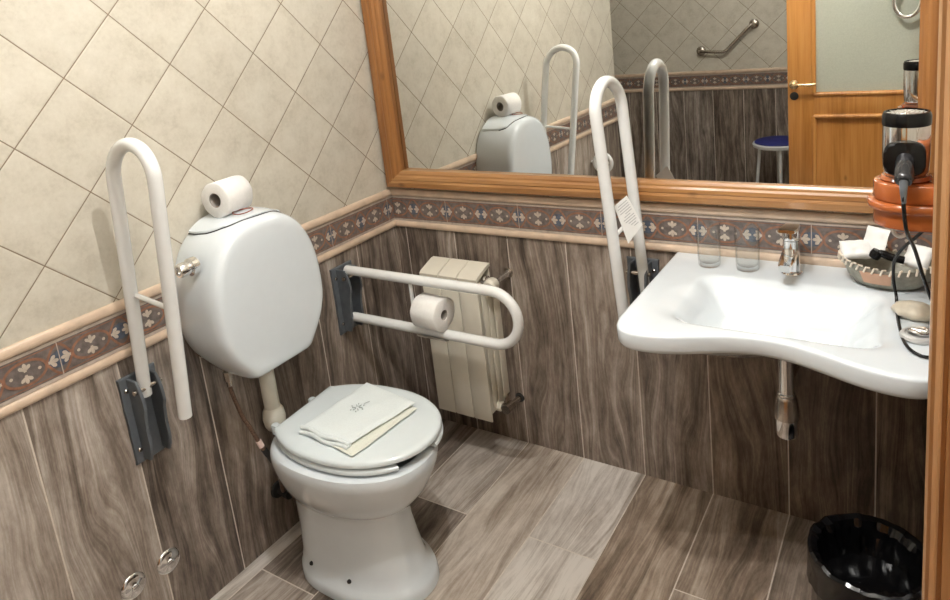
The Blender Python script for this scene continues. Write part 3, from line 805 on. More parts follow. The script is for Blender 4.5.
# ------------------------------------------------------------------ radiator
rad = thing('radiator', 'small cream panel radiator on the back wall behind the folded-down grab bar', 'radiator', (.32, -.08, .15))
RW = .0805; RX = .208
for k in range(3):
    x0 = RX+k*RW; x1 = x0+RW-.003
    mb = MB()
    # front panel with a slanting grille head
    mb.box((x0, -.135, .150), (x1, -.128, .645), 0, None, .0025)
    e0, e1 = (x0-(.004 if k == 0 else 0)), x1+(.004 if k == 2 else 0)
    mb.rings([[Vector((x, y, z)) for y, z in ((-.128, .668), (-.140, .706), (-.138, .714), (-.128, .719), (-.060, .742), (-.045, .742), (-.045, .732), (-.060, .732), (-.122, .710), (-.126, .700))] for x in (e0, e0+.002, e1-.002, e1)]) if False else mb.rings([[Vector((x, y, z)) for y, z in ((-.139, .688), (-.139, .699), (-.130, .706), (-.060, .729), (-.045, .729), (-.045, .717), (-.060, .717), (-.128, .691))] for x in (e0, e1)])
    mb.box(((x0+x1)/2-.007, -.133, .640), ((x0+x1)/2+.007, -.050, .697), 0, None, .002)
    mb.box((x0+.004, -.131, .640), (x0+.010, -.060, .695), 0, None, .001)
    mb.box((x0+.002, -.050, .160), (x1-.002, -.044, .722), 0, None, .001)
    for q in range(4):      # fins between front and back
        xx = x0+.006+q*(RW-.018)/3
        mb.box((xx, -.128, .175), (xx+.0025, -.050, .640), 0)
    mb.tube([((x0+x1)/2, -.09, .165), ((x0+x1)/2, -.09, .685)], .017, 12)
    mb.tube([(x0, -.09, .668), (x1+.003, -.09, .668)], .020, 14); mb.tube([(x0, -.09, .205), (x1+.003, -.09, .205)], .020, 14)
    part(mb, 'section', M['radw'], rad, None, 35)
xe = RX+3*RW-.003
mb = MB()
for q, dx in enumerate((0.004, .016, .028)):
    mb.box((xe+dx-.001, -.120+.018*q, .19+.02*q), (xe+dx+.0015, -.045, .655-.01*q), 0, None, .0008)
part(mb, 'end_fins', M['radw'], rad)
mb = MB(); mk = Matrix.Translation((xe, -.09, .680)) @ Matrix.Rotation(PI/2, 4, 'Y')
mb.lathe([(.019, 0), (.019, .016), (.013, .018), (.013, .050)], 18, 0, mk)
mb.tube([(xe+.050, -.10, .680), (xe+.050, -.0005, .680)], .011, 14)
vb = part(mb, 'valve_body', M['chrome'], rad, 'chrome valve body and pipe')
mb = MB(); mb.lathe([(.018, 0), (.0215, .006), (.0215, .03), (.016, .036), (0, .037)], 20, 0, Matrix.Translation((xe+.050, -.098, .680)) @ Matrix.Rotation(PI/2, 4, 'X') @ Matrix.Scale(1.12, 4)); part(mb, 'valve_cap', M['radw'], rad, 'round cream valve cap', sub=vb)
mb = MB(); mb.lathe([(.019, 0), (.017, .004), (.0, .005)], 18, 0, Matrix.Translation((xe+.050, -.0005, .680)) @ Matrix.Rotation(PI/2, 4, 'X')); part(mb, 'wall_rosette', M['steel'], rad); mb = MB(); mb.lathe([(.019, 0), (.017, .004), (.0, .005)], 18, 0, Matrix.Translation((xe+.042, -.0005, .186)) @ Matrix.Rotation(PI/2, 4, 'X')); part(mb, 'wall_rosette', M['dark'], rad)
mb = MB(); mb.lathe([(.019, 0), (.019, .022), (.015, .026), (0, .026)], 8, 0, Matrix.Translation((xe-.004, -.09, .195)) @ Matrix.Rotation(PI/2, 4, 'Y')); part(mb, 'lockshield_nut', M['radw'], rad)
mb = MB(); mb.tube([(xe+.022, -.09, .195), (xe+.042, -.09, .192)], .013, 12)
mb.tube([(xe+.042, -.105, .194), (xe+.042, -.06, .190)], .017, 14); mb.tube([(xe+.042, -.06, .190), (xe+.042, -.0005, .186)], .010, 12)
part(mb, 'lockshield_valve', M['steel'], rad, 'dark metal valve near the floor')

# ------------------------------------------------------------------ washbasin
SX, SH, ZS = 1.447, .334, .822
bas = thing('washbasin', 'wide white wall-hung washbasin with a scooped front edge on the back wall', 'washbasin', (SX, -.02, .72))
def sfront(x):
    t = (x-SX)/SH
    y = -.478-.072*(.5-.5*math.cos(min(1, abs(t)/.80)*PI))
    if abs(t) > .80:
        y = -.55+.030*((abs(t)-.80)/.2)**2
        q = max(0, (abs(t)-.90)/.10); y += .034*(1-math.sqrt(max(0, 1-q*q)))
    return y
def sd_box(x, y, cx, cy, hx, hy, r):
    qx, qy = abs(x-cx)-hx+r, abs(y-cy)-hy+r
    return math.hypot(max(qx, 0), max(qy, 0))+min(max(qx, qy), 0)-r
def sstep(a, b_, x):
    t = min(1, max(0, (x-a)/(b_-a))); return t*t*(3-2*t)
def stop(x, y):
    d1 = sd_box(x, y, SX, -.305, .222, .150, .055)
    b1 = sstep(.008, -.092, d1)
    wide = sd_box(x, y, SX, -.345, .285, .125, .09)         # shallow dished shelf either side
    b2 = sstep(.0, -.09, wide)
    fr_ = sfront(x)
    z = ZS-.012*b2-.072*b1-.010*b1*sstep(.0, -.2, y+.15)
    z -= .0015*sstep(fr_+.012, fr_+.0, y)
    return z
nx, ny = 96, 64
xs = []
for i in range(nx+1):
    t = -1+2*i/nx; xs.append(SX+SH*math.copysign(abs(t)**.92, t))
mb = MB(); grid = []
for i, x in enumerate(xs):
    row = []
    yf = sfront(x)
    for j in range(ny+1):
        t = j/ny; y = -.004+(yf+.004)*t
        row.append(Vector((x, y, stop(x, y))))
    grid.append(row)
vs = [p for r_ in grid for p in r_]; n = ny+1
fs = [[i*n+j, (i+1)*n+j, (i+1)*n+j+1, i*n+j+1] for i in range(nx) for j in range(ny)]
rim = [i*n+ny for i in range(nx)]+[nx*n+j for j in range(ny, 0, -1)]+[i*n for i in range(nx, 0, -1)]+[j for j in range(ny)]
# rim runs: front edge left->right, right side front->back, back right->left, left side back->front
base = len(vs)
cen = Vector((SX, -.25, 0)); lev = []
def under(p, f): return None
bm_rows = []
for d, dz in ((-.0025, -.002), (-.004, -.006), (-.0035, -.036), (.0005, -.044), (.010, -.049)):
    ring = []
    for idx in rim:
        p = vs[idx]; v = Vector((p.x-SX, p.y+.25, 0)); L = v.length; v.normalize()
        q = p-v*d; q.y = min(q.y, -.003); q.z = p.z+dz if dz > -.02 else ZS+dz; ring.append(q)
    bm_rows.append(ring)
# underside drawn in to the bowl
for s_, z in ((.90, .770), (.80, .766), (.66, .742), (.48, .716), (.2, .712)):
    bm_rows.append([Vector((SX+(vs[idx].x-SX)*s_, -.27+(vs[idx].y+.27)*s_, z)) if s_ < .7 else Vector((SX+(vs[idx].x-SX)*s_, min(-.003, -.26+(vs[idx].y+.26)*(s_+.02)), z)) for idx in rim])
allv = list(vs); allf = list(fs); prev = rim; m_ = len(rim)
for ring in bm_rows:
    o = len(allv); allv += ring; cur = [o+k for k in range(m_)]
    for k in range(m_): allf.append([prev[k], prev[(k+1) % m_], cur[(k+1) % m_], cur[k]])
    prev = cur
allf.append(prev[::-1])
mb.add(allv, allf)
part(mb, 'basin', M['ceramic'], bas, None, 60)
mb = MB(); mb.lathe([(0, .724), (.021, .724), (.023, .727), (.021, .7315), (.008, .733), (0, .733)], 24, 0, Matrix.Translation((SX+.008, -.31, .0012)) ); part(mb, 'drain', M['chrome'], bas, 'chrome drain')
mb = MB(); mb.lathe([(.011, 0), (.013, .002), (.011, .005), (.006, .003), (0, .003)], 18, 0, Matrix.Translation((1.292, -.168, .796)) @ Matrix.Rotation(math.radians(52), 4, 'X')); part(mb, 'overflow_cap', M['ceramic'], bas)
# bottle trap below
trap = thing('basin_trap', 'chrome bottle trap hanging under the washbasin', 'drain trap', (1.462, -.305, .47))
mb = MB(); mb.lathe([(.0185, .679), (.0185, .565), (.021, .562), (.021, .556)], 20, 0, Matrix.Translation((1.462, -.305, .033))); part(mb, 'tailpipe', M['chrome'], trap)
mb = MB(); mb.lathe([(.019, .559), (.023, .556), (.026, .545), (.031, .505), (.031, .497), (.0, .497)], 24, 0, Matrix.Translation((1.462, -.305, .033))); part(mb, 'trap_collar', M['steel'], trap)
mb = MB(); mb.lathe([(.027, .498), (.027, .452), (.024, .446), (0, .446)], 24, 0, Matrix.Translation((1.462, -.305, .033))); part(mb, 'trap_cup', M['chrome'], trap)
mb = MB(); mb.tube([(1.462, -.285, .625), (1.470, -.15, .625), (1.475, -.03, .625), (1.475, -.0005, .625)], .014, 14); part(mb, 'waste_pipe', M['steel'], trap)
mb = MB(); mb.tube([(1.50, -.12, .66), (1.502, -.02, .655), (1.502, -.003, .655)], .008, 10); mb.lathe([(.019, 0), (.016, .012), (0, .012)], 16, 0, Matrix.Translation((1.502, -.003, .655)) @ Matrix.Rotation(PI/2, 4, 'X')); part(mb, 'stop_valve', M['steel'], trap)

# tap
tap = thing('basin_tap', 'chrome single-lever mixer tap at the back of the washbasin', 'tap', (1.443, -.083, ZS))
mb = MB(); mb.lathe([(.0, .0), (.027, .0), (.027, .004), (.0225, .007), (.021, .012), (.0205, .094), (.0, .094)], 28, 0, Matrix.Translation((1.443, -.083, ZS-.0005))); part(mb, 'tap_body', M['chrome'], tap)
mb = MB(); mb.rings([[Vector((1.443+x*w, y, z+dz*.5)) for x, dz in ((-.016, -.018), (.016, -.018), (.019, -.010), (.019, .012), (.014, .018), (-.014, .018), (-.019, .012), (-.019, -.010))] for y, z, w in ((-.070, ZS+.066, 1.0), (-.10, ZS+.064, 1.0), (-.150, ZS+.058, .95), (-.186, ZS+.052, .85), (-.190, ZS+.0515, .7))]); part(mb, 'spout', M['chrome'], tap, None, 30)
mb = MB(); mb.lathe([(.0205, .0945), (.0225, .097), (.0225, .120), (.020, .126), (0, .127)], 28, 0, Matrix.Translation((1.443, -.083, ZS)))
mb.rings([[Vector((1.443+x*w, y, z+dz)) for x, dz in ((-.017, -.004), (.017, -.004), (.019, 0), (.017, .004), (-.017, .004), (-.019, 0))] for y, z, w in ((-.060, ZS+.127, 1.0), (-.09, ZS+.130, 1.15), (-.12, ZS+.134, 1.25), (-.148, ZS+.138, 1.25), (-.153, ZS+.1385, 1.05))]); part(mb, 'lever', M['chrome'], tap, None, 30)

# tumblers
def tumbler(label, x, y):
    mb = MB(); R = .0325; h = .122
    mb.lathe([(0, .0), (.028, .0), (.030, .002), (R-.001, .03), (R, h-.001), (R-.0009, h), (R-.0018, h-.001), (R-.0032, .03), (.0275, .014), (.024, .0115), (0, .011)], 40, 0, None)
    o = mb.build('glass_tumbler', M['glass'], None, 50); o.location = (x, y, ZS+.0006)
    tag(o, label, 'glass', None, 'tumblers on the washbasin')
tumbler('clear glass tumbler at the left end of the washbasin ledge', 1.227, -.085)
tumbler('clear glass tumbler next to the mixer tap', 1.331, -.085)

# basket with toiletries
bx, by = 1.668, -.092
bk = thing('toiletry_basket', 'oval grey basket with cream laced rim and tan label on the washbasin', 'basket', (bx, by, ZS))
def oval(rx, ry, z, n=48, wav=0):
    return [Vector((bx+rx*math.cos(2*PI*k/n), by+ry*math.sin(2*PI*k/n), z+.006*math.cos(4*PI*k/n)*(1 if z > ZS+.03 else 0))) for k in range(n)]
mb = MB(); mb.rings([oval(.055, .032, ZS+.0015), oval(.070, .044, ZS+.004), oval(.088, .058, ZS+.022), oval(.102, .069, ZS+.046), oval(.109, .075, ZS+.066), oval(.106, .072, ZS+.066), oval(.098, .066, ZS+.046), oval(.083, .054, ZS+.022), oval(.06, .036, ZS+.009)])
part(mb, 'basket_bowl', M['basket'], bk, None, 50)
mb = MB(); rr = oval(.108, .0745, ZS+.067, 38)
for k, p in enumerate(rr):
    o = Vector((p.x-bx, p.y-by, 0)).normalized(); t = Vector((-o.y, o.x, 0))
    mb.tube([p+o*.005-t*.006+Vector((0, 0, -.010)), p+o*.003-t*.001+Vector((0, 0, .003)), p-o*.004+t*.004+Vector((0, 0, .001))], .0026, 6)
part(mb, 'laced_rim', M['lace'], bk, 'cream laced rim')
mb = MB(); pts = []
for zz, rx, ry in ((ZS+.020, .0885, .0585), (ZS+.052, .1055, .0725)):
    pts.append([Vector((bx+(rx)*math.cos(a), by+(ry)*math.sin(a), zz)) for a in [math.radians(-124+38*i/6) for i in range(7)]])
outer = [[p+Vector((p.x-bx, p.y-by, 0)).normalized()*.003 for p in r_] for r_ in pts]
mb.rings([outer[0]+pts[0][::-1], outer[1]+pts[1][::-1]]); part(mb, 'leather_label', M['peach'], bk, 'blank tan label')
def packet(label, c, sx, sy, rx, rz, seed, name='toiletry_packet', mat='white_card', th=.010):
    mb = MB(); n = 12; vs = []; fs = []
    for lay in (1, -1):
        for i in range(n+1):
            for j in range(n+1):
                s_, t = i/n*2-1, j/n*2-1
                e = (1-s_**4)*(1-t**4)
                vs.append(Vector((s_*sx, t*sy, lay*(th*e**.5+.0004)+.005*noise.noise(Vector((s_*2.3, t*2.3, seed)))+.003*noise.noise(Vector((s_*6, t*6, seed))))))
    m_ = (n+1)**2
    for i in range(n):
        for j in range(n):
            a = i*(n+1)+j; q = [a, a+n+1, a+n+2, a+1]; fs += [q, [m_+k for k in q[::-1]]]
    rim = [i*(n+1) for i in range(n)]+[n*(n+1)+j for j in range(n)]+[(n-i)*(n+1)+n for i in range(n)]+[n-j for j in range(n)]
    for a, b_ in zip(rim, rim[1:]+rim[:1]): fs.append([a, b_, m_+b_, m_+a])
    mb.add(vs, fs, 0, Matrix.Rotation(rz, 4, 'Z') @ Matrix.Rotation(rx, 4, 'X'))
    o = mb.build(name, M[mat], None, 60); o.location = c
    tag(o, label, 'toiletry', None, 'toiletries in the basket'); return o
packet('white crinkled packet at the left end of the toiletry basket', (1.596, -.086, ZS+.082), .036, .026, .75, .35, 3)
packet('flat white packet standing upright at the back of the toiletry basket', (1.636, -.066, ZS+.100), .030, .036, 1.15, -.55, 8, th=.005)
packet('white packet at the right end of the toiletry basket', (1.728, -.098, ZS+.080), .030, .030, .9, -.5, 12)
bt = thing('black_toiletry_item', 'small black plastic item resting on top of the toiletry basket', 'toiletry', (1.668, -.125, ZS+.075), 'toiletries in the basket')
mb = MB(); mb.tube(smooth_path([(1.640, -.128, ZS+.086), (1.652, -.128, ZS+.092), (1.672, -.126, ZS+.084), (1.700, -.124, ZS+.078)], 5), .0095, 12); part(mb, 'item_body', M['black'], bt)
mb = MB(); mb.lathe([(0, -.011), (.012, -.010), (.014, 0), (.012, .010), (0, .011)], 16, 0, Matrix.Translation((1.641, -.130, ZS+.090)) @ Matrix.Rotation(.5, 4, 'Y')); part(mb, 'item_head', M['black'], bt)

# shell dish and drain plug on the right ledge
mb = MB(); rs = []
for q in range(9):
    a = -PI/2+PI*q/8; rr = math.cos(a); zz = .5+.5*math.sin(a)
    rs.append([Vector((max(.0005, rr)*.047*math.cos(t)*(1+.05*math.cos(9*t)), max(.0005, rr)*.036*math.sin(t)*(1+.04*math.cos(9*t)), zz*.036)) for t in [2*PI*k/36 for k in range(36)]])
mb.rings(rs); o = mb.build('soap_shell', M['shell'], None, 60); o.location = (1.727, -.265, ZS-.0045); o.rotation_euler.z = -.3
tag(o, 'mottled beige shell-shaped soap lying behind the chrome plug on the washbasin', 'soap')
zpl = max(stop(1.735+.036*math.cos(a), -.372+.036*math.sin(a)) for a in (0, .8, 1.6, 2.4, 3.1, 3.9, 4.7, 5.5))+.001
pl = thing('drain_plug', 'round chrome drain plug lying on the right ledge of the washbasin', 'plug', (1.735, -.372, ZS-.010))
mb = MB(); mb.lathe([(0, .0), (.034, .0), (.036, .004), (.033, .009), (.026, .011), (.024, .008), (0, .008)], 32, 0, Matrix.Translation((1.735, -.372, zpl))); part(mb, 'plug_disc', simple('grey_rubber_disc', (.48, .48, .47), .35, .3), pl)
mb = MB(); mb.tube([Vector((1.735+.017*math.cos(2*PI*k/24), -.372+.013*math.sin(2*PI*k/24), zpl+.015+.002*math.sin(2*PI*k/12))) for k in range(24)], .004, 8, True)
mb.tube([(1.722, -.366, zpl+.013), (1.750, -.378, zpl+.016)], .0045, 8); part(mb, 'plug_ring', M['chrome'], pl, 'chrome pull ring')

# ------------------------------------------------------------------ hair dryer and its wall holder
hy = -.44; hx = 1.707
hold = thing('dryer_holder', 'glossy orange-brown wall holder carrying the hair dryer right of the mirror', 'holder', (XR, hy, 1.15))
def stadium(x0, x1, r, n=14):
    pts = [(x0+r-r*math.cos(PI*i/n-PI/2+PI/2)*1 if False else x0+r+r*math.cos(PI/2+PI*i/n), r*math.sin(PI/2+PI*i/n)) for i in range(n+1)]
    return pts+[(x1, -r), (x1, r)]
mb = MB(); Tm = Matrix.Translation((0, hy, 0))
mb.prism(stadium(1.652, XR-.002, .056), 1.150, 1.186, .004, 2, 0, Tm)
mb.prism(stadium(1.641, XR-.002, .066), 1.133, 1.149, .006, 2, 0, Tm)
mb.prism(stadium(1.652, XR-.002, .056), 1.098, 1.132, .004, 2, 0, Tm)
mb.lathe([(.040, 0), (.045, .006), (.040, .012)], 28, 0, Matrix.Translation((hx, hy, 1.184)))
mb.box((1.765, hy-.075, 1.10), (XR-.002, hy+.075, 1.26), 0, None, .012, 3)
part(mb, 'holder_body', M['orange'], hold, None, 35)
mb = MB(); mb.tube(smooth_path([(1.690, hy-.02, 1.098), (1.690, hy-.02, 1.082), (1.700, hy-.02, 1.074), (1.712, hy-.02, 1.082), (1.712, hy-.02, 1.098)], 5), .004, 8); part(mb, 'cord_hook', M['tubew'], hold, 'small white hook under the holder')
hd = thing('hair_dryer', 'chrome hair dryer with black handle standing nozzle-down in the orange holder', 'hair dryer', (hx, hy, 1.188))
mb = MB(); mb.lathe([(.026, 1.188), (.034, 1.194), (.0385, 1.205), (.0400, 1.235), (.0400, 1.290), (.0395, 1.298), (.0, 1.298)], 40, 0, Matrix.Translation((hx, hy, 0))); part(mb, 'barrel', M['chrome'], hd, 'chrome barrel')
mb = MB(); mb.lathe([(.0405, 1.294), (.0412, 1.298), (.0412, 1.312), (.0385, 1.319), (.0345, 1.3195), (.0345, 1.316)], 40, 0, Matrix.Translation((hx, hy, 0)), False); rcap = part(mb, 'rear_cap', M['black'], hd, 'black rear cap')
mb = MB(); mb.lathe([(0, 1.3145), (.034, 1.3145)], 32, 0, Matrix.Translation((hx, hy, 0)), False)
for rr in (.006, .013, .020, .027): mb.tube([(hx+rr*math.cos(2*PI*k/28), hy+rr*math.sin(2*PI*k/28), 1.3165) for k in range(28)], .0016, 6, True)
for k in range(12): mb.tube([(hx+.005*math.cos(k*PI/6), hy+.005*math.sin(k*PI/6), 1.3170), (hx+.033*math.cos(k*PI/6), hy+.033*math.sin(k*PI/6), 1.3170)], .0012, 6)
part(mb, 'intake_grille', M['chrome'], hd, 'silver intake grille', sub=rcap)
mb = MB(); mk = Matrix.Translation((hx-.001, hy-.030, 1.236)) @ Matrix.Rotation(PI/2, 4, 'X')
def rsq(h, p, n=32): return [(h*math.copysign(abs(math.cos(2*PI*k/n))**(2/p), math.cos(2*PI*k/n)), h*.95*math.copysign(abs(math.sin(2*PI*k/n))**(2/p), math.sin(2*PI*k/n))) for k in range(n)]
mb.prism(rsq(.0345, 3.5), 0, .022, .006, 3, 0, mk); part(mb, 'handle_base', M['black'], hd, 'black rounded handle base')
mb = MB(); hpth = smooth_path([(hx, hy-.045, 1.236), (hx, hy-.075, 1.224), (hx, hy-.100, 1.206)], 5); mb.tube(hpth, [.0155]*4+[.016]*3+[.0158]*3+[.013], 20); hnd = part(mb, 'handle', simple('dark_grey_gloss_plastic', (.018, .018, .02), .18), hd, 'dark grey glossy handle')
mb = MB(); cp = [(hx, hy-.100, 1.206), (hx+.000, hy-.108, 1.185), (hx+.0015, hy-.098, 1.15), (hx+.006, hy-.08, 1.105), (1.726, -.47, 1.052), (1.747, -.44, .965), (1.768, -.41, .90), (1.782, -.36, .905), (1.772, -.325, 1.00), (1.752, -.30, 1.043), (1.717, -.265, 1.000), (1.696, -.240, .966), (1.683, -.222, .932), (1.682, -.205, .880), (1.688, -.205, .838), (1.690, -.24, ZS+.0032), (1.697, -.315, ZS+.001), (1.708, -.395, ZS-.004), (1.722, -.440, ZS-.006), (1.745, -.462, ZS-.006), (1.766, -.455, ZS-.003)]
cps = [Vector(p) for p in cp]
for p in cps[15:]: p.z = stop(p.x, p.y)+.0045
cp = cps
mb.tube(smooth_path(cp, 6), .0036, 8); part(mb, 'cord', M['black'], hd, 'black cord looping down over the washbasin')
mb = MB(); mb.tube([(hx, hy-.098, 1.209), (hx, hy-.107, 1.188), (hx+.001, hy-.104, 1.168)], [.008, .006, .0042], 12); part(mb, 'strain_relief', M['grey'], hd, sub=hnd)

# ------------------------------------------------------------------ waste bin
wx, wy = 1.652, -.425
wb = thing('waste_bin', 'black round waste bin lined with a black bag on the floor under the washbasin', 'bin', (wx, wy, .002))
mb = MB(); mb.lathe([(0, .002), (.096, .002), (.098, .005), (.119, .285), (.123, .287), (.123, .296), (.1175, .296), (.1165, .285), (.094, .012), (0, .012)], 48, 0, Matrix.Translation((wx, wy, 0))); part(mb, 'bin_body', M['black'], wb)
mb = MB(); rs = []; S_ = 84
for rr, z, amp in ((.1265, .215, .006), (.1275, .255, .005), (.1290, .285, .004), (.1285, .3010, .003), (.122, .3050, .004), (.113, .300, .012), (.108, .284, .018), (.105, .262, .022), (.102, .235, .024), (.100, .20, .024), (.095, .12, .025), (.08, .045, .02), (.03, .03, .006)):
    ring = []
    for k in range(S_):
        a = 2*PI*k/S_; v = noise.noise(Vector((math.cos(a)*4.5, math.sin(a)*4.5, z*26)))+.7*noise.noise(Vector((math.cos(a)*11, math.sin(a)*11, z*44+9)))
        q = rr+amp*v*.6 if rr > .1215 else rr-abs(amp*v)
        ring.append(Vector((wx+q*math.cos(a), wy+q*math.sin(a), z+(.008*noise.noise(Vector((math.cos(a)*5, math.sin(a)*5, 3))) if z > .2 else .01*v))))
    rs.append(ring)
mb.rings(rs); part(mb, 'bin_bag', M['bagm'], wb, 'crinkled glossy black bin bag', 14)

# chrome wall caps
def wall_cap(label, y, z):
    mb = MB(); mk = Matrix.Translation((.0005, y, z)) @ Matrix.Rotation(PI/2, 4, 'Y')
    mb.lathe([(.035, 0), (.035, .003), (.032, .006), (.024, .0085), (.012, .010), (.010, .011), (.010, .016), (.008, .017), (0, .017)], 32, 0, mk)
    tag(mb.build('pipe_cap', M['chrome']), label, 'pipe cap', (.0005, y, z), 'chrome caps low on the left wall')
wall_cap('round chrome pipe cap low on the left wall, nearer the toilet', -1.124, .208)
wall_cap('round chrome pipe cap low on the left wall, farther from the toilet', -1.226, .214)

# ------------------------------------------------------------------ seen in the mirror
YD = -2.06
DX0, DX1 = 1.052, 1.782
dr = bpy.data.objects.new('door_1', None); COL.objects.link(dr); dr.location = (DX1, YD-.02, .01); dr['kind'] = 'structure'; dr['label'] = 'honey wood door with frosted glass, standing open, seen in the mirror'
def dpart(mb, name, mat, label=None, sharp=30):
    o = mb.build(name, mat, None, sharp); o.parent = dr; o.data.transform(Matrix.Translation(-dr.location))
    if label: o['label'] = label
    return o
mb = MB(); mb.box((DX0, YD-.04, .012), (DX0+.128, YD, 2.03), 0, None, .004); dpart(mb, 'door_stile', M['door'])
mb = MB(); mb.box((DX1-.115, YD-.04, .012), (DX1, YD, 2.03), 0, None, .004); dpart(mb, 'door_stile', M['door'])
for z0, z1 in ((.014, .20), (.86, .985), (1.92, 2.028)):
    mb = MB(); mb.box((DX0+.126, YD-.038, z0), (DX1-.113, YD-.002, z1), 0, None, .003); dpart(mb, 'door_rail', M['door'])
mb = MB(); mb.box((DX0+.12, YD-.026, .19), (DX1-.11, YD-.014, .87)); dpart(mb, 'door_panel', M['door'])
mb = MB()
for x0, x1, z0, z1 in ((DX0+.127, DX1-.114, .19, .862), (DX0+.127, DX1-.114, .98, 1.925)):
    for yy in (YD+.004,):
        P4 = [(x0, z0), (x1, z0), (x1, z1), (x0, z1)]
        for a in range(4):
            p, q = P4[a], P4[(a+1) % 4]; mb.tube([(p[0], YD-.004, p[1]), (q[0], YD-.004, q[1])], .0125, 10)
dpart(mb, 'door_moulding', M['door'])
mb = MB(); mb.box((DX0+.12, YD-.024, .975), (DX1-.11, YD-.016, 1.93)); dpart(mb, 'door_glass', M['frost'], 'frosted grey-green glass pane')
mb = MB(); hz = 1.036; hxx = DX0+.032
mb.lathe([(.026, 0), (.024, .006), (.012, .010), (.0105, .045), (0, .046)], 20, 0, Matrix.Translation((hxx, YD, hz)) @ Matrix.Rotation(-PI/2, 4, 'X'))
mb.tube(smooth_path([(hxx, YD+.04, hz), (hxx+.03, YD+.045, hz+.003), (hxx+.08, YD+.043, hz+.001), (hxx+.112, YD+.040, hz+.004)], 5), .0085, 12)
dpart(mb, 'door_handle', M['brass'], 'brass lever handle')
mb = MB(); mb.lathe([(.022, 0), (.021, .005), (.009, .007), (0, .006)], 18, 0, Matrix.Translation((hxx, YD, hz-.062)) @ Matrix.Rotation(-PI/2, 4, 'X')); dpart(mb, 'keyhole_plate', M['dark'], 'dark keyhole plate')

st = thing('shower_stool', 'white stool with dark blue round seat pad behind the open door, in the mirror', 'stool', (.80, -3.10, .002))
sx, sy, sz = .80, -3.10, .5
mb = MB(); mb.lathe([(0, sz-.035), (.155, sz-.035), (.170, sz-.028), (.174, sz-.010), (.168, sz-.002), (0, sz-.002)], 40, 0, Matrix.Translation((sx, sy, 0))); part(mb, 'seat', M['stoolw'], st, 'white seat shell')
mb = MB(); mb.lathe([(0, sz-.004), (.160, sz-.004), (.160, sz+.004), (.150, sz+.009), (0, sz+.010)], 40, 0, Matrix.Translation((sx, sy, 0))); part(mb, 'seat_pad', M['bluec'], st, 'dark blue seat pad')
for k in range(4):
    a = PI/4+k*PI/2+.55; mb = MB(); mb.tube([(sx+.125*math.cos(a), sy+.125*math.sin(a), sz-.03), (sx+.165*math.cos(a), sy+.165*math.sin(a), .006)], .011, 12); part(mb, 'leg', M['stoolw'], st)

gr = thing('angled_grab_rail', 'bent steel grab rail on the rear wall, seen in the mirror above the stool', 'grab rail', (.35, YB, 1.12))
yy = YB+.065; K = [(.182, 1.124), (.372, 1.110), (.535, 1.268), (.574, 1.296)]
K3 = [Vector((x, yy, z)) for x, z in K]
mb = MB(); mb.tube([(K[0][0], YB+.006, K[0][1]), (K[0][0], yy-.02, K[0][1])]+[(K[0][0]+.012, yy-.004, K[0][1]), K3[0]+Vector((.035, 0, -.002)), K3[1]+Vector((-.03, 0, .002)), K3[1]+Vector((-.008, 0, .001)), K3[1]+Vector((.014, 0, .012)), K3[1]+Vector((.035, 0, .032)), K3[2], K3[3]+Vector((-.01, -.006, -.006)), (K[3][0], yy-.02, K[3][1]), (K[3][0], YB+.006, K[3][1])], .0125, 14); part(mb, 'rail_tube', M['steel'], gr)
for x, z in (K[0], K[3]):
    mb = MB(); mb.lathe([(.036, .001), (.036, .006), (.030, .014), (.016, .020), (0, .020)], 24, 0, Matrix.Translation((x, YB+.001, z)) @ Matrix.Rotation(-PI/2, 4, 'X')); part(mb, 'wall_flange', M['steel'], gr)

wr = thing('ring_fitting', 'white ring-shaped fitting on the left wall, seen in the mirror behind the basin grab bar', 'wall fitting', (0, -1.765, .648))
wc = Vector((.082, -1.765, .648))
mb = MB(); mb.tube([wc+Vector((.054*math.cos(2*PI*k/36), 0, .054*math.sin(2*PI*k/36))) for k in range(36)], .0125, 12, True); part(mb, 'ring', M['tubew'], wr)
mb = MB(); mb.tube([(.0005, wc.y-.02, wc.z), (.035, wc.y-.02, wc.z), (.075, wc.y-.004, wc.z), (.130, wc.y, wc.z)], .009, 10); part(mb, 'stem', M['tubew'], wr)

dk = thing('hanging_ring', 'shiny pale ring hanging on the door glass at the top right of the mirror', 'ring', (1.596, YD+.03, 1.44))
mb = MB(); rc = Vector((1.596, YD+.022, 1.428)); mb.tube([rc+Vector((.056*math.cos(2*PI*k/40), 0, .080*math.sin(2*PI*k/40))) for k in range(40)], .010, 12, True); part(mb, 'ring', M['chrome'], dk)
mb = MB(); mb.tube([rc+Vector((0, 0, .082)), rc+Vector((0, -.010, .10)), rc+Vector((0, -.034, .105))], .008, 10); part(mb, 'hook', M['chrome'], dk)

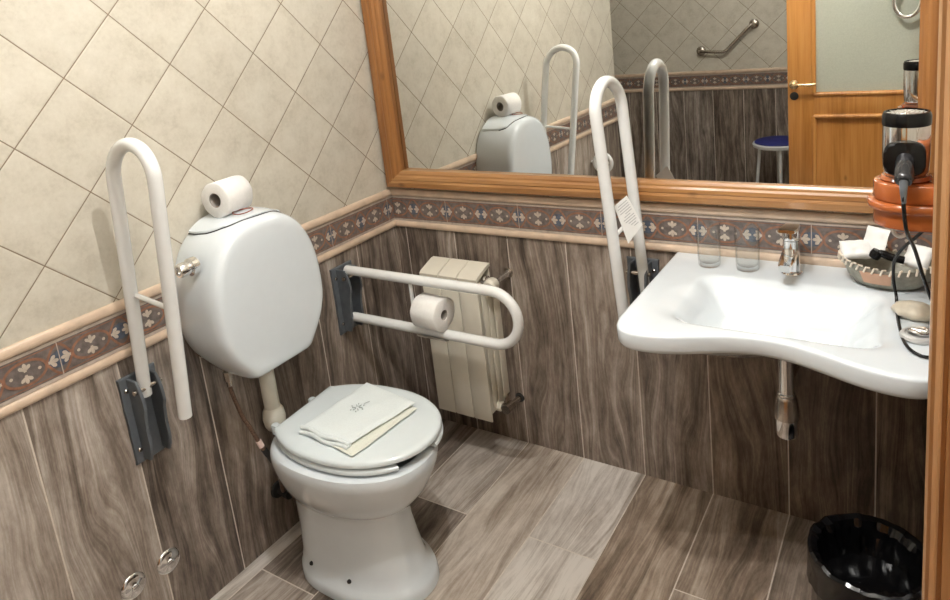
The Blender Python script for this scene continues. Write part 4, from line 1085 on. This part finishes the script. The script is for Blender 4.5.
# ------------------------------------------------------------------ light
def lamp(name, loc, power, col, radius, typ='POINT', aim=None, angle=120, blend=.5):
    d = bpy.data.lights.new(name, typ); d.energy = power; d.color = col; d.shadow_soft_size = radius
    if typ == 'SPOT': d.spot_size = math.radians(angle); d.spot_blend = blend
    o = bpy.data.objects.new(name, d); COL.objects.link(o); o.location = loc
    if aim: o.rotation_euler = (Vector(aim)-Vector(loc)).to_track_quat('-Z', 'Y').to_euler()
    return o
warm = (1.0, .985, .955)
lamp('ceiling_spot_main', (1.20, -1.15, 2.50), 52, warm, .02)
lamp('ceiling_spot_toilet', (.75, -.75, 2.52), 9, warm, .02)
lamp('basin_spot', (1.48, -1.28, 2.5), 34, (1.0, .99, .97), .02, 'SPOT', (1.54, -.10, .88), 46, .5)
lamp('nook_lamp', (.6, -2.9, 2.5), 8, warm, .05)
lamp('hall_fill_light', (2.5, -1.8, 2.3), 34, warm, .15)  # added fill light out in the hall, lifts the ambient level
w = bpy.data.worlds.new('world'); scene.world = w; w.use_nodes = True
w.node_tree.nodes['Background'].inputs[0].default_value = (.9, .92, 1, 1); w.node_tree.nodes['Background'].inputs[1].default_value = .2

# ------------------------------------------------------------------ camera
cd = bpy.data.cameras.new('camera'); cam = bpy.data.objects.new('camera', cd); COL.objects.link(cam)
cd.sensor_fit = 'HORIZONTAL'; cd.sensor_width = 36; cd.lens = 36*691.995/950
cd.shift_x = (475-482.6376)/950; cd.shift_y = (162.7587-300)/950
cd.clip_start = .02
pan, pit, rol = -.5873, -.2118, -.1111
d = Vector((math.sin(pan)*math.cos(pit), math.cos(pan)*math.cos(pit), math.sin(pit))); r_ = Vector((math.cos(pan), -math.sin(pan), 0)); u_ = r_.cross(d)
r2 = r_*math.cos(rol)+u_*math.sin(rol); u2 = -r_*math.sin(rol)+u_*math.cos(rol)
cam.matrix_world = Matrix(((r2.x, u2.x, -d.x, 1.7444), (r2.y, u2.y, -d.y, -1.9617), (r2.z, u2.z, -d.z, 1.5878), (0, 0, 0, 1)))
scene.camera = cam
scene.view_settings.view_transform = 'Standard'; scene.view_settings.look = 'None'; scene.view_settings.gamma = 1
scene.view_settings.use_curve_mapping = False; scene.view_settings.exposure = 0.2
scene.cycles.use_denoising = True
scene.cycles.max_bounces = 10; scene.cycles.transmission_bounces = 10; scene.cycles.glossy_bounces = 6
scene.cycles.caustics_reflective = False; scene.cycles.caustics_refractive = False
